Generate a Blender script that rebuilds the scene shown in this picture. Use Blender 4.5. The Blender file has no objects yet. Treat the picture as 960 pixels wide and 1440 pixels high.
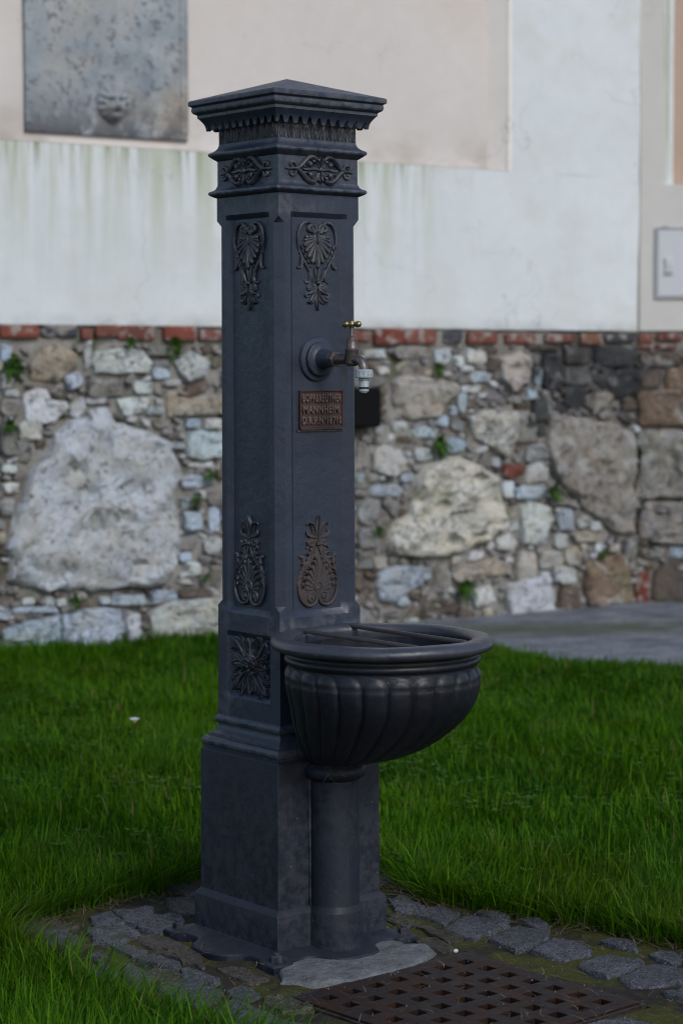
import bpy, bmesh, math, random
import numpy as np
from mathutils import Vector, Matrix, noise
PI = math.pi
random.seed(7); rng = np.random.default_rng(11)
S = bpy.context.scene
COL = S.collection

# ------------------------------------------------------------ camera, sky, sun, exposure
cam_d = bpy.data.cameras.new('camera'); cam = bpy.data.objects.new('camera', cam_d); COL.objects.link(cam)
CAM = Vector((-2.4583765, -3.15537398, 1.0835))
YAW, PITCH, ROLL = math.radians(39.34632), math.radians(-3.82895), math.radians(-0.12078)
fwd = Vector((math.sin(YAW)*math.cos(PITCH), math.cos(YAW)*math.cos(PITCH), math.sin(PITCH)))
rgt = Vector((math.cos(YAW), -math.sin(YAW), 0)); upv = rgt.cross(fwd)
r2 = rgt*math.cos(ROLL) + upv*math.sin(ROLL); u2 = -rgt*math.sin(ROLL) + upv*math.cos(ROLL)
cam.matrix_world = Matrix(((r2.x, u2.x, -fwd.x, CAM.x), (r2.y, u2.y, -fwd.y, CAM.y), (r2.z, u2.z, -fwd.z, CAM.z), (0, 0, 0, 1)))
cam_d.sensor_fit = 'VERTICAL'; cam_d.sensor_height = 36; cam_d.sensor_width = 24
cam_d.lens = 2997.9/1440*36
cam_d.clip_start = 0.05; cam_d.clip_end = 500
cam_d.dof.use_dof = True; cam_d.dof.focus_distance = 3.88; cam_d.dof.aperture_fstop = 5.0
S.camera = cam
world = bpy.data.worlds.new('World'); S.world = world; world.use_nodes = True
wn = world.node_tree; bg = wn.nodes['Background']
sky = wn.nodes.new('ShaderNodeTexSky'); sky.sky_type = 'NISHITA'; sky.sun_disc = False
SUN_EL, SUN_AZ = math.radians(36), math.radians(188)      # azimuth clockwise from +Y
sky.sun_elevation = SUN_EL; sky.sun_rotation = SUN_AZ
sky.air_density = 1.0; sky.dust_density = 1.0; sky.ozone_density = 1.6
bg.inputs[1].default_value = 0.14
wn.links.new(sky.outputs[0], bg.inputs[0])
sl = bpy.data.lights.new('sun', 'SUN'); sun = bpy.data.objects.new('sun', sl); COL.objects.link(sun)
sl.energy = 1.5; sl.angle = math.radians(18); sl.color = (1.0, .98, .95)
sd = Vector((math.sin(SUN_AZ)*math.cos(SUN_EL), math.cos(SUN_AZ)*math.cos(SUN_EL), math.sin(SUN_EL)))
sun.rotation_euler = sd.to_track_quat('Z', 'Y').to_euler(); sun.location = sd*20
S.view_settings.view_transform = 'Standard'; S.view_settings.look = 'None'
S.view_settings.exposure = 0.12; S.view_settings.gamma = 1
S.render.engine = 'CYCLES'; S.cycles.use_denoising = True
S.cycles.filter_width = 1.1; S.cycles.max_bounces = 6; S.cycles.transparent_max_bounces = 4

# ------------------------------------------------------------ materials
MATS = {}
class NT:
    def __init__(s, name):
        s.m = bpy.data.materials.new(name); s.m.use_nodes = True; s.t = s.m.node_tree; s.b = s.t.nodes['Principled BSDF']; MATS[name] = s.m
        s.out = s.t.nodes['Material Output']
    def n(s, typ, **kw):
        o = s.t.nodes.new('ShaderNode'+typ)
        for k, v in kw.items(): setattr(o, k, v)
        return o
    def l(s, a, b): s.t.links.new(a, b)
    def set(s, node, **kw):
        for k, v in kw.items(): node.inputs[k.replace('_', ' ')].default_value = v
    def coord(s, scale=(1, 1, 1), out='Object', loc=None):
        tc = s.n('TexCoord'); mp = s.n('Mapping'); mp.inputs['Scale'].default_value = scale
        src = tc.outputs[out]
        if loc is not None:
            a = s.n('VectorMath', operation='ADD'); s.l(src, a.inputs[0]); s.l(loc, a.inputs[1]); src = a.outputs[0]
        s.l(src, mp.inputs[0]); return mp.outputs[0]
    def noise(s, vec, scale, detail=4, rough=.55, dist=0):
        o = s.n('TexNoise'); s.set(o, Scale=scale, Detail=detail, Roughness=rough, Distortion=dist); s.l(vec, o.inputs['Vector']); return o.outputs['Fac']
    def ramp(s, fac, stops):
        r = s.n('ValToRGB'); e = r.color_ramp.elements
        while len(e) < len(stops): e.new(.5)
        for i, (p, c) in enumerate(stops):
            e[i].position = p; e[i].color = (c, c, c, 1) if isinstance(c, (int, float)) else (*c, 1)
        s.l(fac, r.inputs[0]); return r.outputs[0]
    def mix(s, fac, a, b, mode='MIX'):
        m = s.n('Mix', data_type='RGBA', blend_type=mode)
        for v, i in ((fac, 0), (a, 6), (b, 7)):
            if hasattr(v, 'links'): s.l(v, m.inputs[i])
            elif isinstance(v, (int, float)): m.inputs[i].default_value = v if i == 0 else (v, v, v, 1)
            else: m.inputs[i].default_value = (*v, 1)
        return m.outputs[2]
    def math(s, op, a, b=0., clamp=False):
        m = s.n('Math', operation=op, use_clamp=clamp)
        for i, v in enumerate((a, b)):
            if hasattr(v, 'links'): s.l(v, m.inputs[i])
            else: m.inputs[i].default_value = v
        return m.outputs[0]
    def bump(s, h, strength, dist=.002, prev=None):
        b = s.n('Bump'); s.set(b, Strength=strength, Distance=dist); s.l(h, b.inputs['Height'])
        if prev is not None: s.l(prev, b.inputs['Normal'])
        return b.outputs[0]
    def sep(s, vec):
        x = s.n('SeparateXYZ'); s.l(vec, x.inputs[0]); return x.outputs
    def fin(s, col=None, rough=None, nrm=None, metal=None, spec=None):
        for v, k in ((col, 'Base Color'), (rough, 'Roughness'), (nrm, 'Normal'), (metal, 'Metallic'), (spec, 'Specular IOR Level')):
            if v is None: continue
            if hasattr(v, 'links'): s.l(v, s.b.inputs[k])
            elif isinstance(v, (int, float)): s.b.inputs[k].default_value = v
            else: s.b.inputs[k].default_value = (*v, 1)
        return s.m

def mat_iron(name, c0, c1, rust, rustcol=(.085, .045, .028), dots=.5, rough=(.38, .62), spec=.36, wear=.22):
    t = NT(name); gp = t.n('NewGeometry'); pos = gp.outputs['Position']
    n1 = t.noise(pos, 9, 6, .6); n2 = t.noise(pos, 55, 5, .65); n3 = t.noise(pos, 420, 3, .6)
    col = t.mix(t.ramp(n1, [(.35, 0.), (.68, 1.)]), c0, c1)
    nz = t.sep(gp.outputs['Normal'])[2]
    dust = t.math('MULTIPLY', t.ramp(nz, [(.25, 0.), (.9, 1.)]), t.ramp(n2, [(.3, .5), (.7, .8)]))
    col = t.mix(t.math('MULTIPLY', dust, .22), col, (.085, .085, .095))
    # rust blooms, stronger where the casting is lowest or has been rained on
    rz = t.ramp(t.noise(pos, 14, 8, .7), [(.64-rust*.30, 0.), (.80-rust*.22, 1.)])
    col = t.mix(t.math('MULTIPLY', rz, min(.8, .15+rust)), col, rustcol)
    # worn edges
    pt = t.ramp(gp.outputs['Pointiness'], [(.525, 0.), (.62, 1.)])
    col = t.mix(t.math('MULTIPLY', t.math('MULTIPLY', pt, t.ramp(n2, [(.4, 0.), (.6, 1.)])), wear), col, (.12, .12, .13))
    # pale rain streaks and fine chips
    sk = t.ramp(t.noise(t.coord((60, 60, 2.2)), 1., 5, .7), [(.56, 0.), (.72, 1.)])
    col = t.mix(t.math('MULTIPLY', sk, .07), col, (.10, .105, .12))
    ch = t.ramp(t.noise(pos, 210, 3, .7), [(.70, 0.), (.74, 1.)])
    col = t.mix(t.math('MULTIPLY', t.math('MULTIPLY', ch, t.ramp(n1, [(.45, 0.), (.6, 1.)])), .5*dots), col, (.11, .10, .10))
    # droppings, dust specks and lime spots
    v = t.n('TexVoronoi', feature='F1'); t.set(v, Scale=78., Randomness=1.); t.l(pos, v.inputs['Vector'])
    d = t.ramp(v.outputs['Distance'], [(.035, 1.), (.085, 0.)])
    sel = t.ramp(t.sep(v.outputs['Color'])[0], [(.80, 0.), (.83, 1.)])
    col = t.mix(t.math('MULTIPLY', t.math('MULTIPLY', d, sel), dots), col, (.27, .27, .27))
    r = t.ramp(n2, [(.3, rough[0]), (.75, rough[1])])
    b = t.bump(n3, .28, .0012); b = t.bump(n2, .35, .003, b); b = t.bump(t.noise(pos, 16, 3), .18, .008, b)
    return t.fin(col, r, b, spec=spec)
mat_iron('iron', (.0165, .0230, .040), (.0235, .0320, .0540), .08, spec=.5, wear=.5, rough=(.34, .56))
mat_iron('iron_low_dimmed', (.0075, .0100, .0180), (.0098, .0130, .0235), .06, dots=1., rough=(.45, .7), spec=.3, wear=.3)  # same iron darkened: weaker light near the ground is put into the colour
mat_iron('iron_ornament', (.015, .018, .027), (.026, .030, .040), .25, dots=.2, spec=.5, wear=.8)
mat_iron('iron_rust', (.028, .027, .032), (.048, .042, .044), .6, (.070, .047, .038), dots=.2, rough=(.55, .8))
mat_iron('plaque', (.030, .012, .011), (.050, .021, .017), .6, (.080, .028, .019), dots=.1, rough=(.55, .8))
mat_iron('basin_iron', (.0065, .0075, .012), (.0105, .0125, .019), .16, dots=.9, rough=(.36, .55), spec=.42, wear=.1)
mat_iron('rim_iron', (.020, .023, .034), (.038, .042, .056), .3, (.050, .036, .034), dots=.9, rough=(.30, .5), spec=.6, wear=.3)
mat_iron('bar_iron', (.036, .031, .034), (.058, .049, .050), .5, (.045, .031, .028), dots=.1)
mat_iron('grate_iron', (.010, .0065, .005), (.020, .012, .009), .7, (.042, .018, .010), dots=.9, rough=(.5, .8), spec=.15)

def mat_metal(name, col, rough, metal=1., var=.3):
    t = NT(name); gp = t.n('NewGeometry'); n = t.noise(gp.outputs['Position'], 160, 5, .6)
    c = t.mix(t.math('MULTIPLY', t.ramp(n, [(.35, 0.), (.7, 1.)]), var), col, tuple(x*.25 for x in col))
    return t.fin(c, t.ramp(n, [(.3, rough), (.8, min(1, rough+.25))]), t.bump(n, .2, .001), metal)
mat_metal('tap_steel', (.21, .175, .165), .36, .85, .6)
mat_metal('brass', (.38, .29, .13), .30, .95, .4)
mat_metal('connector', (.38, .42, .45), .45, .1, .5)
mat_metal('rubber', (.02, .02, .02), .6, 0)
mat_metal('black_plastic', (.005, .005, .006), .85, 0)
MATS['black_plastic'].node_tree.nodes['Principled BSDF'].inputs['Specular IOR Level'].default_value = .15
mat_iron('plaque_letters', (.085, .052, .044), (.13, .085, .072), .5, (.13, .075, .058), dots=0, rough=(.5, .75))
mat_metal('white_metal', (.54, .55, .57), .5, 0, .06)
mat_metal('grey_metal', (.40, .40, .42), .5, 0, .3)

def mat_plaster(name, base, kind):
    t = NT(name); vec = t.coord(); x, y, z = t.sep(vec)
    n = t.noise(vec, 1.7, 6, .6); n2 = t.noise(vec, 14, 5, .6); n3 = t.noise(vec, 90, 3)
    col = t.mix(t.ramp(n, [(.3, 0.), (.7, .5)]), base, tuple(c*.80 for c in base))
    col = t.mix(t.math('MULTIPLY', t.ramp(n2, [(.4, 0.), (.8, 1.)]), .25), col, tuple(c*.72 for c in base))
    if kind == 'lower':
        # algae and dirt run down in streaks from the sill
        st = t.noise(t.coord((7, 7, .45)), 1.3, 7, .68)
        st2 = t.noise(t.coord((22, 22, .9)), 1.2, 4, .6)
        depth = t.n('MapRange'); t.l(z, depth.inputs[0]); t.set(depth, From_Min=1.30, From_Max=1.985)
        leftw = t.n('MapRange'); t.l(x, leftw.inputs[0]); t.set(leftw, From_Min=2.15, From_Max=1.95)
        f = t.math('MULTIPLY', t.ramp(st, [(.44, 0.), (.62, 1.)]), t.math('POWER', depth.outputs[0], 1.2))
        f = t.math('MULTIPLY', f, leftw.outputs[0])
        col = t.mix(t.math('MULTIPLY', f, .75), col, (.33, .35, .20))
        f2 = t.math('MULTIPLY', t.ramp(st2, [(.5, 0.), (.62, 1.)]), t.math('POWER', depth.outputs[0], 6.))
        f2 = t.math('MULTIPLY', f2, leftw.outputs[0])
        col = t.mix(t.math('MULTIPLY', f2, .9), col, (.20, .22, .09))
        # grimy foot of the plaster
        ft = t.n('MapRange'); t.l(z, ft.inputs[0]); t.set(ft, From_Min=1.315, From_Max=1.262)
        f3 = t.math('MULTIPLY', ft.outputs[0], t.ramp(t.noise(vec, 6, 5), [(.35, .0), (.65, 1.)]))
        col = t.mix(t.math('MULTIPLY', f3, .6), col, (.19, .18, .17))
    if kind == 'lower':
        pt_ = t.noise(t.coord((1, 1, 1.6)), 2.6, 5, .6)
        col = t.mix(t.math('MULTIPLY', t.ramp(pt_, [(.5, 0.), (.62, 1.)]), .35), col, (.52, .52, .47))
    # hairline cracks and old filler
    vc = t.n('TexVoronoi', feature='DISTANCE_TO_EDGE'); t.set(vc, Scale=1.3)
    wv = t.n('VectorMath', operation='ADD'); t.l(vec, wv.inputs[0]); nv_ = t.n('TexNoise'); t.set(nv_, Scale=3., Detail=6.); t.l(vec, nv_.inputs['Vector'])
    t.l(nv_.outputs['Color'], wv.inputs[1]); t.l(wv.outputs[0], vc.inputs['Vector'])
    col = t.mix(t.math('MULTIPLY', t.ramp(vc.outputs['Distance'], [(.0, 1.), (.006, 0.)]), t.ramp(n, [(.45, 0.), (.55, .5)])), col, (.25, .24, .22))
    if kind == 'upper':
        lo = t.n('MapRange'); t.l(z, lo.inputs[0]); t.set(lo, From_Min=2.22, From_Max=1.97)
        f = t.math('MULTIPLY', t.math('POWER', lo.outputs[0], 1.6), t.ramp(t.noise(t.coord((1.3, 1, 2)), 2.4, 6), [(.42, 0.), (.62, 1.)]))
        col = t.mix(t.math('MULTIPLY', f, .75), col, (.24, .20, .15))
        col = t.mix(t.ramp(t.noise(vec, .9, 3), [(.52, 0.), (.7, .5)]), col, (.56, .47, .40))
    return t.fin(col, .9, t.bump(n3, .15, .002, t.bump(n2, .3, .006)), spec=.2)
mat_plaster('plaster_white', (.64, .675, .69), 'lower')
mat_plaster('plaster_beige', (.60, .56, .53), 'upper')
mat_plaster('plaster_reveal_lit', (.80, .75, .70), 'plain')  # beige plaster made paler: brighter light on the reveal is painted in
mat_plaster('plaster_cream', (.60, .58, .54), 'plain')
mat_plaster('plaster_terracotta', (.50, .36, .28), 'plain')

t = NT('tablet_stone'); vec = t.coord(); x, y, z = t.sep(vec)
col = t.mix(t.ramp(t.noise(vec, 5, 8, .7), [(.35, 0.), (.65, 1.)]), (.20, .23, .26), (.36, .385, .40))
col = t.mix(t.ramp(t.noise(vec, 2.3, 4), [(.5, 0.), (.7, .8)]), col, (.36, .31, .25))
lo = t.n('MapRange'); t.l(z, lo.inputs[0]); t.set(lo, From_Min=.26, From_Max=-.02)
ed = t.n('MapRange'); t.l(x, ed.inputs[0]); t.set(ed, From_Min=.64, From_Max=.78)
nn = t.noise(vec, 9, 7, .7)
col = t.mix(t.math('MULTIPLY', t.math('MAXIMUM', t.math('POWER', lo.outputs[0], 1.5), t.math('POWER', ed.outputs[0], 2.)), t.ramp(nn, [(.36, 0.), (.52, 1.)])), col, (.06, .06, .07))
col = t.mix(t.ramp(t.noise(vec, 30, 4, .7), [(.54, 0.), (.64, .8)]), col, (.11, .11, .12))
t.fin(col, .9, t.bump(t.noise(vec, 26, 6, .7), .5, .01), spec=.2)

def soot(t, vec, col):
    s = t.n('VectorMath', operation='SUBTRACT'); t.l(vec, s.inputs[0]); s.inputs[1].default_value = (4.72, 3.81, 1.07)
    m = t.n('VectorMath', operation='MULTIPLY'); t.l(s.outputs[0], m.inputs[0]); m.inputs[1].default_value = (1/.36, .4, 1/.22)
    ln = t.n('VectorMath', operation='LENGTH'); t.l(m.outputs[0], ln.inputs[0])
    d = t.math('ADD', ln.outputs['Value'], t.math('MULTIPLY', t.math('SUBTRACT', t.noise(vec, 7, 6, .7), .5), 1.6))
    return t.mix(t.math('MULTIPLY', t.ramp(d, [(.60, 1.), (1.05, 0.)]), t.ramp(t.noise(vec, 26, 5, .7), [(.35, .9), (.65, .5)])), col, (.028, .029, .033))
def mat_stone(name, spec=.25):
    t = NT(name); oi = t.n('ObjectInfo'); gp = t.n('NewGeometry')
    vec = gp.outputs['Position']
    n = t.noise(vec, 9, 8, .68); n2 = t.noise(vec, 34, 6, .7, .6); n3 = t.noise(vec, 120, 3)
    base = oi.outputs['Color']
    dark = t.mix(1., base, (.42, .40, .38), 'MULTIPLY')
    warm = t.mix(1., base, (1.0, .92, .80), 'MULTIPLY')
    col = t.mix(t.ramp(n, [(.42, 0.), (.62, 1.)]), base, warm)
    col = t.mix(t.ramp(t.noise(vec, 20, 5, .7, 1.), [(.53, 0.), (.64, .9)]), col, dark)
    col = t.mix(t.ramp(n2, [(.36, .9), (.435, 0.)]), col, (.06, .058, .054))
    col = t.mix(t.ramp(t.noise(vec, 5, 5), [(.60, 0.), (.72, .5)]), col, (.16, .18, .09))
    ck = t.n('TexVoronoi', feature='DISTANCE_TO_EDGE'); t.set(ck, Scale=6.5); wv = t.n('VectorMath', operation='MULTIPLY_ADD'); nz = t.n('TexNoise'); t.set(nz, Scale=6., Detail=6., Roughness=.7); t.l(vec, nz.inputs['Vector'])
    t.l(nz.outputs['Color'], wv.inputs[0]); wv.inputs[1].default_value = (.5, .5, .8); t.l(vec, wv.inputs[2]); t.l(wv.outputs[0], ck.inputs['Vector'])
    crk = t.math('MULTIPLY', t.ramp(ck.outputs['Distance'], [(.0, 1.), (.035, 0.)]), t.ramp(t.noise(vec, 3.3, 3), [(.42, 0.), (.55, .85)]))
    col = t.mix(crk, col, (.085, .08, .075))
    sm = t.noise(vec, 7.5, 7, .72, .8)
    col = t.mix(t.ramp(sm, [(.545, 0.), (.62, .8)]), col, t.mix(t.noise(vec, 50, 4), (.26, .255, .24), (.50, .50, .485)))
    col = soot(t, vec, col)
    return t.fin(col, .88, t.bump(n3, .3, .003, t.bump(n2, .9, .012, t.bump(n, .7, .03))), spec=spec)
mat_stone('rubble')
t = NT('mortar'); gp = t.n('NewGeometry'); vec = gp.outputs['Position']
col = t.mix(t.ramp(t.noise(vec, 12, 8, .7), [(.3, 0.), (.7, 1.)]), (.060, .050, .042), (.24, .215, .19))
col = t.mix(t.ramp(t.noise(vec, 3.5, 5), [(.42, 0.), (.58, .85)]), col, t.mix(t.noise(vec, 40, 5, .7), (.16, .15, .13), (.42, .41, .39)))
col = t.mix(t.ramp(t.noise(vec, 6.5, 5), [(.58, 0.), (.68, .8)]), col, (.045, .065, .018))
col = soot(t, vec, col)
t.fin(col, .95, t.bump(t.noise(vec, 60, 6, .7), .8, .012), spec=.15)
t = NT('brick'); oi = t.n('ObjectInfo'); gp = t.n('NewGeometry'); vec = gp.outputs['Position']
col = t.mix(t.ramp(t.noise(vec, 14, 6, .7), [(.35, 0.), (.7, .8)]), oi.outputs['Color'], t.mix(1., oi.outputs['Color'], (.5, .5, .52), 'MULTIPLY'))
col = t.mix(t.ramp(t.noise(vec, 22, 6), [(.50, 0.), (.60, .85)]), col, (.27, .245, .225))
t.fin(col, .92, t.bump(t.noise(vec, 70, 5, .7), .6, .006), spec=.2)
# ground materials
t = NT('granite'); gp = t.n('NewGeometry'); vec = gp.outputs['Position']; oi = t.n('ObjectInfo')
v = t.n('TexVoronoi', feature='F1'); t.set(v, Scale=340.); t.l(vec, v.inputs['Vector'])
sp = t.sep(v.outputs['Color'])[0]
base = oi.outputs['Color']
col = t.mix(t.ramp(sp, [(.25, 0.), (.9, 1.)]), t.mix(1., base, (.45, .45, .46), 'MULTIPLY'), t.mix(1., base, (1.7, 1.7, 1.75), 'MULTIPLY'))
col = t.mix(t.ramp(t.noise(vec, 24, 5, .7), [(.42, 0.), (.68, .7)]), col, t.mix(1., base, (.5, .47, .42), 'MULTIPLY'))
col = t.mix(t.ramp(t.noise(vec, 17, 6, .7), [(.58, 0.), (.70, .8)]), col, (.045, .048, .014))
t.fin(col, t.ramp(t.noise(vec, 60, 3), [(.3, .5), (.7, .85)]), t.bump(v.outputs['Distance'], .5, .003, t.bump(t.noise(vec, 70, 6, .7), .9, .008)), spec=.4)
t = NT('paving_soil'); gp = t.n('NewGeometry'); vec = gp.outputs['Position']
col = t.mix(t.ramp(t.noise(vec, 30, 8, .75), [(.3, 0.), (.72, 1.)]), (.012, .010, .008), (.050, .042, .034))
col = t.mix(t.ramp(t.noise(vec, 5.5, 7, .65), [(.44, 0.), (.56, .9)]), col, t.mix(t.noise(vec, 90, 4), (.024, .027, .006), (.095, .098, .016)))
v = t.n('TexVoronoi', feature='F1'); t.set(v, Scale=120.); t.l(vec, v.inputs['Vector'])
col = t.mix(t.math('MULTIPLY', t.ramp(v.outputs['Distance'], [(.10, 1.), (.2, 0.)]), t.ramp(t.sep(v.outputs['Color'])[1], [(.84, 0.), (.87, .7)])), col, (.26, .25, .23))
t.fin(col, .95, t.bump(t.noise(vec, 150, 5, .7), .9, .004, t.bump(t.noise(vec, 38, 5), .8, .012)), spec=.2)
t = NT('concrete'); gp = t.n('NewGeometry'); vec = gp.outputs['Position']
col = t.mix(t.ramp(t.noise(vec, 18, 8, .7), [(.32, 0.), (.68, 1.)]), (.075, .078, .080), (.19, .20, .21))
col = t.mix(t.ramp(t.noise(vec, 95, 5, .7), [(.60, 0.), (.68, .8)]), col, (.035, .033, .030))
col = t.mix(t.ramp(t.noise(vec, 9, 5), [(.58, 0.), (.7, .7)]), col, (.07, .055, .04))
t.fin(col, .9, t.bump(t.noise(vec, 120, 5, .7), .8, .004, t.bump(t.noise(vec, 30, 4), .7, .01)), spec=.25)
t = NT('path_concrete'); gp = t.n('NewGeometry'); vec = gp.outputs['Position']
col = t.mix(t.ramp(t.noise(vec, 5, 8, .7), [(.32, 0.), (.68, 1.)]), (.085, .096, .112), (.25, .27, .30))
col = t.mix(t.ramp(t.noise(vec, 40, 5, .7), [(.50, 0.), (.62, .75)]), col, (.055, .058, .058))
px, py, pz = t.sep(vec)
# band of moss along the middle of the path
w = t.math('ADD', t.math('MULTIPLY', px, .634), t.math('MULTIPLY', py, .773))
dd = t.math('ABSOLUTE', t.math('SUBTRACT', w, 5.05))
mf = t.math('MULTIPLY', t.ramp(dd, [(.04, 1.), (.34, 0.)]), t.ramp(t.noise(vec, 4.5, 6, .7), [(.32, 0.), (.50, 1.)]))
col = t.mix(t.math('MULTIPLY', mf, .85), col, (.075, .085, .045))
t.fin(col, .9, t.bump(t.noise(vec, 30, 6, .7), .7, .01), spec=.25)
t = NT('soil'); gp = t.n('NewGeometry'); vec = gp.outputs['Position']
col = t.mix(t.noise(vec, 12, 7, .7), (.008, .014, .003), (.022, .034, .008))
t.fin(col, .95, t.bump(t.noise(vec, 40, 5), .8, .02), spec=.1)

def mat_leaf(name, c0, c1, transl=.35, rough=.5, dry=None, spec=.3):
    t = NT(name); at = t.n('Attribute', attribute_name='tint'); f = at.outputs['Fac']
    col = t.mix(f, c0, c1)
    if dry:
        gp = t.n('NewGeometry'); col = t.mix(t.ramp(t.noise(gp.outputs['Position'], 2.2, 4, .6), [(.48, 0.), (.66, .55)]), col, t.mix(f, (.026, .060, .002), (.130, .190, .010)))
        col = t.mix(t.ramp(f, [(.955, 0.), (1., 1.)]), col, dry)
    t.fin(col, rough, spec=spec)
    tr = t.n('BsdfTranslucent'); t.l(t.mix(1., col, (1.2, 1.25, .6), 'MULTIPLY'), tr.inputs[0])
    ms = t.n('MixShader'); ms.inputs[0].default_value = transl
    t.l(t.b.outputs[0], ms.inputs[1]); t.l(tr.outputs[0], ms.inputs[2]); t.l(ms.outputs[0], t.out.inputs[0])
mat_leaf('grass_blade', (.014, .060, .0012), (.100, .232, .006), .35, .55, (.16, .15, .05), .10)
mat_leaf('dry_straw', (.08, .060, .032), (.22, .18, .10), .1, .7)
mat_leaf('wall_leaf', (.018, .055, .006), (.06, .15, .012), .3, .5, spec=.15)
mat_leaf('petal', (.75, .76, .78), (.8, .8, .8), .2, .6)
mat_leaf('pollen', (.55, .38, .05), (.6, .4, .05), 0, .8)
mat_leaf('quartz', (.50, .50, .52), (.6, .6, .62), .1, .5)

# ------------------------------------------------------------ object helpers
def link(name, me, parent=None, loc=None, rot=None):
    o = bpy.data.objects.new(name, me); COL.objects.link(o)
    if parent is not None: o.parent = parent
    if loc is not None: o.location = loc
    if rot is not None: o.rotation_euler = rot
    return o
def thing(name, label, cat, loc=(0, 0, 0), rotz=0, group=None):
    o = link(name, None, None, loc, (0, 0, rotz)); return tag(o, label, cat, group)
def tag(o, label=None, cat=None, group=None, kind=None):
    for k, v in (('label', label), ('category', cat), ('group', group), ('kind', kind)):
        if v is not None: o[k] = v
    return o
class MB:
    def __init__(s): s.v = []; s.f = []
    def add(s, vs, fs):
        o = len(s.v); s.v += [tuple(v) for v in vs]; s.f += [tuple(i+o for i in f) for f in fs]
    def rings(s, rings, closed=True, cap0=True, cap1=True):
        n = len(rings[0]); vs = [p for r in rings for p in r]; fs = []
        for k in range(len(rings)-1):
            for i in range(n if closed else n-1):
                j = (i+1) % n; fs.append((k*n+i, k*n+j, (k+1)*n+j, (k+1)*n+i))
        if cap0: fs.append(tuple(range(n-1, -1, -1)))
        if cap1: fs.append(tuple((len(rings)-1)*n+i for i in range(n)))
        s.add(vs, fs)
    def box(s, x0, x1, y0, y1, z0, z1):
        s.rings([[(x0, y0, z), (x1, y0, z), (x1, y1, z), (x0, y1, z)] for z in (z0, z1)])
    def sq(s, prof, cap=True):
        s.rings([[(-w, -w, z), (w, -w, z), (w, w, z), (-w, w, z)] for w, z in prof], True, cap, cap)
    def lathe(s, prof, c=(0, 0), n=32, cap=True):
        s.rings([[(c[0]+r*math.cos(2*PI*i/n), c[1]+r*math.sin(2*PI*i/n), z) for i in range(n)] for r, z in prof], True, cap, cap)
    def tube(s, pts, rad, n=6, flat=1.0, flat_axis=(0, 1, 0)):
        pts = [Vector(p) for p in pts]; m = len(pts)
        if not hasattr(rad, '__len__'): rad = [rad]*m
        fa = Vector(flat_axis); R = []
        for i, p in enumerate(pts):
            tt = (pts[min(i+1, m-1)]-pts[max(i-1, 0)]).normalized()
            side = tt.cross(fa)
            if side.length < 1e-4: side = tt.cross(Vector((1, 0, 0)))
            side.normalize(); up = side.cross(tt).normalized()
            R.append([tuple(p+side*(rad[i]*math.cos(2*PI*k/n))+up*(rad[i]*flat*math.sin(2*PI*k/n))) for k in range(n)])
        s.rings(R)
    def sph(s, c, r, n=8, m=5, sy=1.0):
        s.rings([[(c[0]+r*math.sin(PI*j/m)*math.cos(2*PI*i/n), c[1]+sy*r*math.sin(PI*j/m)*math.sin(2*PI*i/n), c[2]+r*math.cos(PI*j/m)) for i in range(n)] for j in [m-.15]+list(range(m-1, 0, -1))+[.15]])
    def mesh(s, name, smooth=False, mat=None):
        me = bpy.data.meshes.new(name); me.from_pydata(s.v, [], s.f); me.update()
        b = bmesh.new(); b.from_mesh(me); bmesh.ops.recalc_face_normals(b, faces=b.faces); b.to_mesh(me); b.free()
        if mat: me.materials.append(MATS[mat])
        if smooth:
            if smooth is True: me.shade_smooth()
            else:
                me.shade_smooth(); me.set_sharp_from_angle(angle=math.radians(smooth))
        return me
    def obj(s, name, mat, parent=None, smooth=False, loc=None, rot=None, bevel=0):
        o = link(name, s.mesh(name, smooth, mat), parent, loc, rot)
        if bevel:
            b = o.modifiers.new('edge', 'BEVEL'); b.width = bevel; b.segments = 2; b.limit_method = 'ANGLE'; b.angle_limit = math.radians(28)
            b.harden_normals = True
            if not smooth: o.data.shade_smooth(); o.data.set_sharp_from_angle(angle=math.radians(28))
        return o
def smooth_step(a, b, x):
    t = min(1, max(0, (x-a)/(b-a))); return t*t*(3-2*t)
def gz(x, y):
    return -.045*smooth_step(.6, 3.4, y)
def crv(pts, n=4):
    """Catmull-Rom through 2D or 3D points"""
    P = [np.array(p, float) for p in pts]; P = [2*P[0]-P[1]]+P+[2*P[-1]-P[-2]]; out = []
    for i in range(1, len(P)-2):
        for k in range(n):
            t = k/n; out.append(.5*((2*P[i])+(P[i+1]-P[i-1])*t+(2*P[i-1]-5*P[i]+4*P[i+1]-P[i+2])*t*t+(-P[i-1]+3*P[i]-3*P[i+1]+P[i+2])*t**3))
    out.append(P[-2]); return out

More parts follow.
